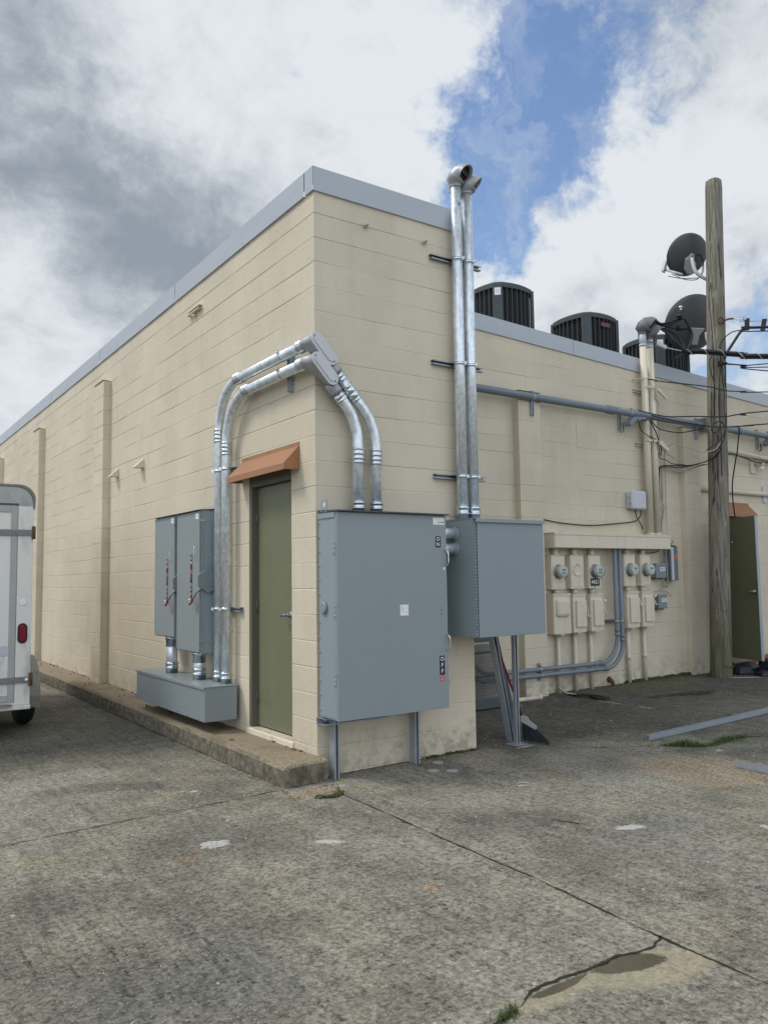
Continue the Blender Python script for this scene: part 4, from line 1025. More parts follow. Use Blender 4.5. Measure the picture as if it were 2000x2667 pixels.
# short pipes between the two rows
for i, (x, za, zb) in enumerate(((4.535, 1.278, 1.331), (4.875, 1.266, 1.333), (5.21, 1.264, 1.333), (5.93, 1.280, 1.348), (6.255, 1.276, 1.348))):
    m = MB(); m.cyl((x, D-.055, za), (x, D-.055, zb), .036, seg=14)
    m.build('pipe_nipple', 'beige', label=['short cream nipple between leftmost meter and broad switch box', 'short cream nipple under the blank meter socket', 'short cream nipple under the number plaque', 'short cream nipple under the meter right of the grey pipes', 'short cream nipple under the rightmost meter'][i], cat='pipe', group='nipples between meters and switch boxes')
# upright lever knobs beside two switch boxes
for x, z, lb in ((5.385, 1.16, 'stubby white-tipped lever right of the third switch box'), (6.44, 1.20, 'stubby white-tipped lever left of the lower grey box')):
    q = thing('switch_lever', (x, D-.1, z-.12), lb, 'lever', 'white-tipped levers')
    m = MB(); m.tube([(x-.03, D-.02, z-.10), (x-.022, D-.07, z-.09), (x, D-.11, z)], .006, 8); m.build('rod', 'beige', q)
    m = MB(); m.cyl((x-.012, D-.11, z-.004), (x+.016, D-.118, z+.012), .015, seg=10); m.build('tip', 'white', q)
# two numbered grey boxes, the tall amplifier, the pale network box
def small_box(x0, x1, z0, z1, txt, label):
    r = thing('utility_box', ((x0+x1)/2, D-.05, z0), label, 'utility box', 'small numbered grey boxes')
    m = MB(); m.box((x0+.008, D-.085, z0+.008), (x1-.008, D-.015, z1-.008)); m.box((x0+.02, D-.02, z0-.012), (x1-.03, D, z0+.03)); m.box((x0+.03, D-.07, z0-.02), (x0+.09, D-.04, z0+.009)); m.box((x1-.07, D-.07, z0-.022), (x1-.03, D-.04, z0+.009)); m.build('body', 'plate', r, bevel=.004)
    m = MB(); m.box((x0, D-.112, z0), (x1, D-.083, z1)); cv = m.build('cover', 'plate', r, bevel=.010, seg=3)
    xc, zc = x0+(x1-x0)*.63, z1-(z1-z0)*.40
    m = MB(); m.box((xc-.055, D-.1138, zc-.026), (xc+.055, D-.1122, zc+.026)); lb = m.build('number_label', 'white', cv)
    m = MB(); m.text(txt, .048, (xc, D-.1138, zc), X_, Z_, .0008, -Y_); m.build('lettering', 'ink', lb)
small_box(6.490, 6.722, 1.452, 1.665, '4423', 'upper of two small grey numbered boxes beside the meters')
small_box(6.522, 6.712, 1.022, 1.222, '4423', 'lower of two small grey numbered boxes, near the wall pier')
r = thing('amplifier_box', (6.90, D-.06, 1.41), 'tall narrow finned grey metal box with orange sticker', 'amplifier')
m = MB(); m.box((6.815, D-.12, 1.415), (6.985, D-.02, 1.90)); m.box((6.84, D-.02, 1.45), (6.96, D, 1.87)); m.build('body', 'ampgrey', r, bevel=.004)
m = MB(); m.box((6.822, D-.135, 1.42), (6.872, D-.1205, 1.895)); m.build('fin', 'whiteplastic', r, bevel=.003)
m = MB(); m.box((6.90, D-.1215, 1.725), (6.978, D-.1202, 1.775)); st = m.build('sticker', 'orangesticker', r)
m = MB(); m.text('IIII', .04, (6.939, D-.1215, 1.75), X_, Z_, .0006, -Y_); m.text('I', .05, (6.939, D-.1202, 1.82), X_, Z_, .0006, -Y_); m.build('print', 'redink', st)
m = MB(); m.box((6.83, D-.10, 1.901), (6.90, D-.05, 1.93)); m.box((6.915, D-.11, 1.901), (6.975, D-.06, 1.918)); m.build('connector', 'rub', r)
r = thing('network_box', (6.18, D-.06, 2.41), 'pale rounded plastic network box beside the twin cream risers', 'utility box')
m = MB(); m.box((6.03, D-.06, 2.425), (6.33, D, 2.665)); m.build('back_box', 'whiteplastic', r, bevel=.02, seg=3)
m = MB(); m.box((6.022, D-.125, 2.412), (6.338, D-.061, 2.678)); cv = m.build('lid', 'whiteplastic', r, bevel=.035, seg=4)
m = MB()
for k in range(3): m.tube(smooth([(6.20+k*.028, D-.1255, 2.50+k*.02), (6.225+k*.028, D-.1265, 2.535+k*.012), (6.25+k*.024, D-.1265, 2.545+k*.016), (6.275+k*.016, D-.1255, 2.575+k*.012)], 4), .004, 6)
m.build('moulded_wave', 'whiteplastic', cv)
for z in (2.50, 2.58): MB().box((6.017, D-.11, z), (6.03, D-.05, z+.03)).build('clip', 'whiteplastic', r, bevel=.003)

# twin dark grey pipes from the trough, round to the left and down again into the nook
GP = 'twin dark grey plastic pipes below the meters'
for i, (xv, zh, lb) in enumerate(((5.588, .355, 'inner of twin grey plastic pipes sweeping from trough towards the nook'), (5.690, .280, 'outer of twin grey plastic pipes sweeping from trough towards the nook'))):
    R = .028; yy = D-.132; q = thing('plastic_pipe', (xv, yy, zh), lb, 'pipe', GP)
    xl = 2.95-.10*i
    m = MB(); m.tube(fillet([(xv, yy, 1.857), (xv, yy, zh), (xl, yy, zh+.004), (xl, yy, 1.25)], [.34, .42], 14), R, 20); m.build('pipe', 'pvc', q)
    for p_, a_ in (((xv, yy, .74-.08*i), Z_), ((xv-.335-.02*i, yy, zh), X_)): 
        m = MB(); m.lathe(V(p_)-a_*.045, a_, [(0, R), (0, R+.007), (.025, R+.009), (.028, R+.004), (.062, R+.004), (.065, R+.009), (.09, R+.007), (.09, R)], 22); m.build('coupling', 'pvc', q)
    m = MB(); m.lathe((5.10+.02*i, yy, zh), X_, [(0, R), (0, R+.004), (.02, R+.004), (.02, R)], 22); m.build('joint_ring', 'whiteplastic' if 0 else 'pvc', q)
for x, lb in ((4.13, 'strap clamping twin grey pipes to the left pier'),):
    s = strut((x, D-.10, .215), (x, D-.10, .43), (0, -1, 0), None, name='strut_bracket', mat='bluestrut', d=.02); tag(s, lb, 'bracket', 'strap brackets on the grey pipes')
    for z in (.355, .280): clamp((x+.02*(z < .3), D-.132, z), X_, .028, (0, -.3, 1), s, 'bluestrut')
s = strut((5.36, D, .885), (5.77, D, .885), (0, -1, 0), None, name='strut_bracket', mat='steel'); tag(s, 'strut bracket clamping twin grey pipes between the switch boxes', 'bracket', 'strap brackets on the grey pipes')
for x in (5.588, 5.690): clamp((x, D-.132, .885), Z_, .028, (.4, -1, 0), s, 'bluestrut')

# long grey pipe carried along the set-back wall on brackets
r = thing('feeder_pipe', (6, D-.13, 3.75), 'long horizontal grey plastic pipe high on the set-back wall', 'pipe')
yy = D-.135; zp = lambda x: 3.762-.004*(x-5)
m = MB(); m.tube([(2.0, yy, zp(2)), (9.0, yy, zp(9)), (17.5, yy, zp(17.5))], .047, 22); m.build('pipe', 'pvc', r)
for x in (5.63, 8.66, 11.7):
    m = MB(); m.lathe((x-.09, yy, zp(x)), X_, [(0, .047), (0, .056), (.05, .058), (.055, .052), (.09, .052), (.095, .058), (.16, .056), (.16, .047)], 22); m.build('coupling', 'pvc', r)
m = MB(); m.box((7.70, yy-.075, 3.665), (7.93, yy+.085, 3.86)); m.build('pull_box', 'pvcbox', r, bevel=.01)
GH = 'brackets under the long grey pipe'
for x, lb, arm in ((4.135, 'plain bracket of the long grey pipe on the left pier', 0), (5.93, 'arm bracket of the long grey pipe with a dangling hook', 1), (7.57, 'plain bracket of the long grey pipe just left of the pole', 0), (9.36, 'arm bracket of the long grey pipe right of the pole', 1)):
    y0_ = D-.10 if x < 4.3 or 7.2 < x < 7.65 else D
    s = strut((x, y0_+.001, 3.53), (x, y0_+.001, 3.85), (0, -1, 0), None, name='pipe_bracket', mat='bluestrut'); tag(s, lb, 'bracket', GH)
    clamp((x+.10*arm, yy, zp(x)), X_, .047, (0, -.4, 1), s, 'bluestrut')
    if arm:
        m = MB(); m.prism([(0, 0), (.10, .10), (.36, .12), (.36, .055), (.12, .03), (.02, -.04)], (x, yy-.07, 3.60), X_, Z_, Y_, .10); m.build('arm', 'pvc', s, bevel=.004)
        m = MB(); m.tube([(x+.03, D-.06, 3.62), (x+.03, D-.07, 3.53), (x-.0, D-.08, 3.50), (x-.05, D-.08, 3.49)], .011, 8); m.build('hook', 'rust' if x > 9 else 'steel', s)
# twin cream risers with hooded heads
for x, zt, lb, dn, sc in ((6.418, 4.99, 'left of twin cream risers rising from the meter trough', (.62, -.78), .112), (6.575, 4.93, 'right of twin cream risers rising from the meter trough', (.80, -.60), .098)):
    q = thing('service_riser', (x, D-.10, 2.056), lb, 'service riser', 'twin cream service risers')
    m = MB(); m.cyl((x, D-.10, 2.057), (x, D-.10, 4.78), .050, seg=22); m.lathe((x, D-.10, 2.057), Z_, [(0, .064), (.03, .064), (.032, .052)], 20); m.build('pipe', 'beige', q)
    m = MB(); m.cyl((x, D-.10, 4.781), (x, D-.10, zt), .050, seg=22); m.lathe((x, D-.10, 4.78), Z_, [(0, .050), (0, .056), (.03, .056), (.03, .050)], 20); m.build('bare_pipe', 'whiteplastic', q)
    weatherhead((x, D-.10, zt), dn, q, .050, sc, 'headgrey')
for z, lb in ((4.135, 'upper cream channel bracket on the twin cream risers'), (3.36, 'lower cream channel bracket on the twin cream risers')):
    s = strut((6.27, D, z), (6.80, D, z-.01), (0, -1, 0), None, name='strut_bracket', mat='beige', d=.035); tag(s, lb, 'bracket', 'cream brackets on the risers')
    m = MB(); m.box((6.36, D-.172, z+.03), (6.70, D-.166, z+.06)); m.obox((6.68, D-.19, z-.02), (.12, .02, -.045), (.004, .02, .008), (.01, 0, .03)); m.build('strap', 'beige', s)
s = MB(); s.tube([(6.28, D, 4.30), (6.36, D-.175, 4.30), (6.50, D-.18, 4.30), (6.66, D-.175, 4.30), (6.70, D-.02, 4.30)], .008, 8); s.build('riser_strap', 'beige', label='thin cream strap across the twin risers near the coping', cat='strap')
# bulkhead lamp and cream pipe to the right of the pole
r = thing('wall_lamp', (9.2, D-.05, 3.12), 'bare bulb lamp on a cream plate above the open door', 'lamp')
m = MB(); m.box((9.13, D-.03, 3.12), (9.29, D, 3.32)); m.build('back_plate', 'beige', r, bevel=.004)
m = MB(); m.cyl((9.25, D-.03, 3.275), (9.30, D-.10, 3.275), .03, seg=12); m.cyl((9.31, D-.10, 3.285), (9.31, D-.10, 3.235), .055, .045, seg=14); m.build('holder', 'beige', r)
m = MB(); m.ball((9.31, D-.10, 3.205), .045, 14, 10); m.build('bulb', 'white', r)
r = thing('cream_pipe', (9.5, D-.04, 2.79), 'level cream pipe above the terracotta awning behind the pole', 'pipe')
m = MB(); m.cyl((7.66, D-.04, 2.792), (13, D-.04, 2.792), .038, seg=14); m.build('pipe', 'beige', r)
m = MB(); m.box((9.46, D-.02, 2.66), (9.56, D, 2.92)); m.lathe((9.50, D-.04, 2.792), X_, [(0, .038), (0, .043), (.03, .043), (.03, .038)], 14); m.build('clip', 'whiteplastic', r)
m = MB(); m.tube([(8.4, D-.05, 3.44), (10.0, D-.05, 3.37), (13, D-.05, 3.25)], .035, 12); m.build('cream_pipe', 'beige', label='sloping cream pipe high on the wall right of the pole', cat='pipe')

# ------------------------------------------------------------------ fittings high on the long wall
for y, z, lb in ((5.30, 2.90, 'left of two small wedge-shaped vent hoods on the long wall'), (4.26, 2.895, 'right of two small wedge-shaped vent hoods on the long wall')):
    m = MB(); w = .115; d = .115
    m.add([(0, y-w/2, z+.115), (0, y+w/2, z+.115), (-d, y+w/2, z+.004), (-d, y-w/2, z+.004), (0, y-w/2, z), (0, y+w/2, z), (-d, y+w/2, z-.002), (-d, y-w/2, z-.002)], [(0, 3, 2, 1), (3, 7, 6, 2), (0, 4, 7, 3), (1, 2, 6, 5), (4, 5, 6, 7)])
    m.build('vent_hood', 'beige', label=lb, cat='vent hood', group='vent hoods on the long wall')
r = thing('wall_bracket', (-.04, 2.53, 4.30), 'short painted channel bracket under the coping of the long wall', 'bracket')
strut((-.002, 2.36, 4.375), (-.002, 2.70, 4.375), (-1, 0, 0), r, name='channel', mat='beige')
m = MB(); m.cyl((0, 2.53, 4.33), (-.05, 2.53, 4.315), .014, seg=8); m.build('peg', 'beige', r)

# ------------------------------------------------------------------ rooftop condensers
GU = 'charcoal rooftop condensers'
def condenser(cx, cy, zt, sc, label, badge=False, plate=True):
    r = thing('rooftop_condenser', (cx, cy, zt-.86*sc), label, 'condenser', GU)
    a = .36*sc; bul = .055*sc; H = .86*sc; z0 = zt-H; pw = .075*sc
    def outline(off, n=10, top=0):
        pl = []
        for k in range(4):
            an = k*PI/2; ux = V((math.cos(an), math.sin(an), 0)); uy = V((-ux.y, ux.x, 0))
            for i in range(n+1):
                s_ = -1+2*i/n; q = ux*(a+off+bul*(1-s_*s_))+uy*(s_*(a-pw*.75))
                pl.append(V((cx+q.x, cy+q.y, 0)))
        return pl
    o = outline(-.02); m = MB(); m.loft([[q+Z_*(z0+.08) for q in o], [q+Z_*(zt-.09*sc) for q in o]], True, True, False); m.build('coil', 'coil', r)
    for k in range(4):
        an = k*PI/2; ux = V((math.cos(an), math.sin(an), 0)); uy = V((-ux.y, ux.x, 0)); m = MB(); n = 7
        for i in range(n+1):
            s_ = -1+2*i/n; q = V((cx, cy, 0))+ux*(a+.004+bul*(1-s_*s_))+uy*(s_*(a-pw*.75)); tg = (uy-ux*(2*bul*s_/a)).normalized(); nn = V((tg.y, -tg.x, 0))
            m.obox(q+Z_*((z0+zt)/2), tg*.0048*sc, nn*.014*sc, Z_*(H/2-.06*sc))
        for z in [z0+.10*sc+j*.045*sc for j in range(int((H-.2*sc)/(.045*sc)))]:
            pts = []
            for i in range(9):
                s_ = -1+2*i/8; q = V((cx, cy, z))+ux*(a-.012+bul*(1-s_*s_))+uy*(s_*(a-pw*.75)); pts.append(q)
            m.tube(pts, .0013*sc, 4, False)
        m.build('louvre_panel', 'hvac', r)
        c = V((cx, cy, 0))+(ux+uy)*(a-.012*sc); dgn = (ux+uy).normalized(); sd = V((-dgn.y, dgn.x, 0))
        m = MB(); m.obox(c+Z_*((z0+zt)/2), sd*pw, dgn*.025*sc, Z_*(H/2-.04*sc)); post = m.build('corner_post', 'hvac', r, bevel=.01, seg=2)
        if k == 2 and plate:
            m = MB(); m.obox(c+dgn*(.0265*sc)+Z_*(zt-.16*sc), sd*.045*sc, dgn*.001, Z_*.055*sc); lb = m.build('rating_plate', 'white', post)
            m = MB(); m.text('== =', .03*sc, c+dgn*(.0278*sc)+Z_*(zt-.145*sc), sd, Z_, .0006, dgn); m.text('= ==', .03*sc, c+dgn*(.0278*sc)+Z_*(zt-.175*sc), sd, Z_, .0006, dgn); m.build('print', 'greyink', lb)
        if k == 3 and badge:
            q = V((cx, cy, 0))+ux*(a+bul+.02*sc)+uy*(-.02)
            m = MB(); m.prism(stadium(.21*sc, .062*sc, 8), q+Z_*(zt-.185*sc), uy, Z_, ux, .008); m.build('badge', 'badge', r)
    oo = outline(.022); m = MB(); m.loft([[q+Z_*(zt-.085*sc) for q in oo], [q+Z_*(zt-.02*sc) for q in oo], [V((cx, cy, 0))+(q-V((cx, cy, 0)))*.94+Z_*zt for q in oo]], True, True, False); m.build('top_cover', 'hvac', r)
    m = MB(); m.loft([[q+Z_*z0 for q in oo], [q+Z_*(z0+.09*sc) for q in oo]], True, True, False); m.build('base_pan', 'hvac', r)
    m = MB()
    zb = fbot(cx)+FH-.31
    for k in (-1, 1): m.box((cx-a, cy+k*a*.7-.04, zb), (cx+a, cy+k*a*.7+.04, z0-.001))
    m.build('support_rail', 'steel', r)
    return r
condenser(4.71, 2.89, 5.60, .95, 'rooftop condenser nearest the tall risers, white plate on its corner')
condenser(6.34, 2.75, 5.42, .975, 'middle rooftop condenser with a small red badge', True, False)
condenser(7.90, 2.63, 5.30, 1.0, 'rooftop condenser partly behind the twin cream weatherheads')
M['darktrim'] = paint('grimy_roof_cap', (.19, .19, .175), .5, .2, 4)
M['strapgrey'] = paint('weathered_strap_steel', (.20, .205, .205), .5, .12, 6, .05, dirt=(.13, .07, .045), dirt_amt=.4)
M['rustyplate'] = paint('rust_streaked_plate', (.23, .21, .19), .6, .2, 5, .1, dirt=(.12, .055, .03), dirt_amt=.6)
M['fendergrey'] = paint('scuffed_fender', (.30, .29, .26), .6, .2, 9, .2, dirt=(.12, .11, .09), dirt_amt=.7)
M['disc'] = paint('matt_zinc_disc', (.30, .33, .34), .5, .08, 9)
M['bristlecap'] = paint('grey_broom_cap', (.26, .265, .26), .5, .1, 9)
M['chips'] = paint('pale_chips', (.36, .35, .32), .8, .3, 60)
M['litter'] = paint('dry_leaf', (.14, .10, .06), .9, .4, 60)
# ------------------------------------------------------------------ utility pole and what hangs on it
PB, PT = V((7.36, 1.366, -.05)), V((7.775, 1.37, 7.47))
r_at = lambda f: .146-.022*f
pole = thing('utility_pole', (7.36, 1.366, gz(7.36)), 'weathered wooden utility pole cut flat on top, in front of the wall', 'utility pole')
m = MB(); rings = []; n = 36
for k in range(61):
    f = k/60; c = PB.lerp(PT, f); rg = []
    for i in range(n):
        a = 2*PI*i/n
        rr = r_at(f)+.007*mnoise.noise(V((math.cos(a)*1.5, math.sin(a)*1.5, f*4)))-.006*max(0, mnoise.noise(V((math.cos(a)*5, math.sin(a)*5, f*1.2))))
        if f > .985: rr -= .008
        rg.append(c+V((math.cos(a)*rr, math.sin(a)*rr, (.006*math.cos(a*3+1) if k == 60 else 0))))
    rings.append(rg)
m.loft(rings, True, True); m.build('trunk', 'pole', pole)
m = MB(); m.tube([(7.50, 1.235, 5.215), (7.54, 1.225, 5.27), (7.60, 1.20, 5.235), (7.585, 1.195, 5.17), (7.52, 1.22, 5.165), (7.50, 1.235, 5.215)], .012, 8); m.tube([(7.575, 1.21, 5.21), (7.63, 1.13, 5.232), (7.66, 1.09, 5.226)], .014, 8); m.build('eye_bolt', 'rust', pole)
m = MB(); m.tube([(7.66, 1.09, 5.226), (7.68, 1.06, 5.25), (7.75, .99, 5.24), (7.76, .98, 5.205), (7.70, 1.05, 5.20), (7.66, 1.09, 5.226)], .005, 6); m.obox((7.765, .975, 5.222), (.012, -.012, 0), (.008, .008, 0), (0, 0, .03)); m.build('turnbuckle', 'whiteplastic', pole)
m = MB(); m.box((7.47, 1.20, 4.53), (7.53, 1.25, 4.60)); m.cyl((7.50, 1.24, 4.565), (7.545, 1.15, 4.565), .014, seg=8); m.build('cable_clamp', 'rub', pole)
m = MB(); m.tube([(7.24, 1.215, .22), (7.30, 1.195, .20), (7.37, 1.195, .195), (7.44, 1.215, .20)], .006, 6); m.build('wire_band', 'rust', pole)
for z, x in ((1.95, 7.57), (1.0, 7.30)):
    m = MB(); m.ball((x, 1.235, z), .014, 8, 6); m.build('nail_stub', 'steel', pole)
def dish(c, f, Rw, Rh, label, arm, mast, kind):
    f = V(f).normalized(); c = V(c); sx = f.cross(Z_).normalized(); up = sx.cross(f)
    r = thing('satellite_dish', c-up*Rh, label, 'satellite dish', 'satellite dishes on the pole')
    m = MB(); rings = []; n = 40
    for k in range(9):
        q = k/8
        rings.append([c+sx*(math.cos(2*PI*i/n)*Rw*max(q, .02))+up*(math.sin(2*PI*i/n)*Rh*max(q, .02))+f*(.10*Rw/.33*q*q) for i in range(n)])
    rings.append([q+f*.012 for q in rings[-1]]); rings.append([c+(q-c)*.985+f*.002 for q in rings[-1]])
    for k in range(7, -1, -1):
        rings.append([c+sx*(math.cos(2*PI*i/n)*Rw*max(k/8, .02))*.985+up*(math.sin(2*PI*i/n)*Rh*max(k/8, .02))*.985+f*(.10*Rw/.33*(k/8)**2+.006) for i in range(n)])
    m.loft(rings, True, True); m.build('reflector', 'dish', r)
    m = MB(); b = c-up*(Rh*.32)-f*.03
    if kind == 1:
        m.prism([(-.10, -.14), (-.02, -.17), (.06, -.10), (.08, .06), (.03, .10), (.0, .15), (-.04, .13), (-.05, .05), (-.10, .0)], b-f*.03, -sx, up, f, .07)
    else:
        m.prism([(-.12, .10), (.12, .10), (.05, -.01), (.05, -.16), (-.05, -.16), (-.05, -.01)], b-f*.02, -sx, up, f, .05)
    m.build('back_bracket', 'trim', r, bevel=.008)
    m = MB(); m.tube(smooth(mast, 6), .026, 12); e = V(mast[-1]); m.obox(e, (.03, 0, -.03), (0, .05, 0), (.03, 0, .045)); m.build('mast', 'mast', r)
    if arm:
        a0, a1 = V(arm[0]), V(arm[1]); m = MB(); m.tube([a0, a1], .019, 8); ar = m.build('feed_arm', 'mast', r)
        d = (a1-a0).normalized(); m = MB(); m.obox(a1+d*.02+Z_*.045, d*.03, V((.05, .02, .0)), V((.02, -.02, .085))); m.build('feed_horn', 'whiteplastic', ar, bevel=.01)
    return r
d1 = dish((7.74, 1.80, 6.44), (.36, .78, .50), .335, .330, 'smaller upper satellite dish on the back of the wooden pole', ((7.478, 1.78, 6.08), (7.52, 2.10, 6.27)), [(7.54, 1.64, 6.30), (7.52, 1.60, 6.14), (7.55, 1.55, 6.02), (7.70, 1.44, 5.90)], 1)
m = MB(); m.tube(smooth([(7.56, 1.60, 6.33), (7.63, 1.57, 6.36), (7.70, 1.56, 6.28), (7.70, 1.56, 6.12), (7.62, 1.57, 6.00), (7.52, 1.62, 5.98), (7.44, 1.80, 6.02), (7.44, 2.0, 6.12)], 5), .006, 6); m.tube(smooth([(7.56, 1.60, 6.33), (7.66, 1.565, 6.33), (7.68, 1.56, 6.15), (7.58, 1.58, 5.97), (7.46, 1.72, 5.98), (7.46, 1.95, 6.14)], 5), .006, 6); m.build('cable_loop', 'cable', d1)
dish((7.90, 1.84, 5.38), (.36, .80, .46), .47, .45, 'larger lower satellite dish behind the spliced power cables', None, [(7.85, 1.66, 5.20), (7.84, 1.64, 5.08), (7.82, 1.58, 4.95), (7.78, 1.48, 4.86)], 2)

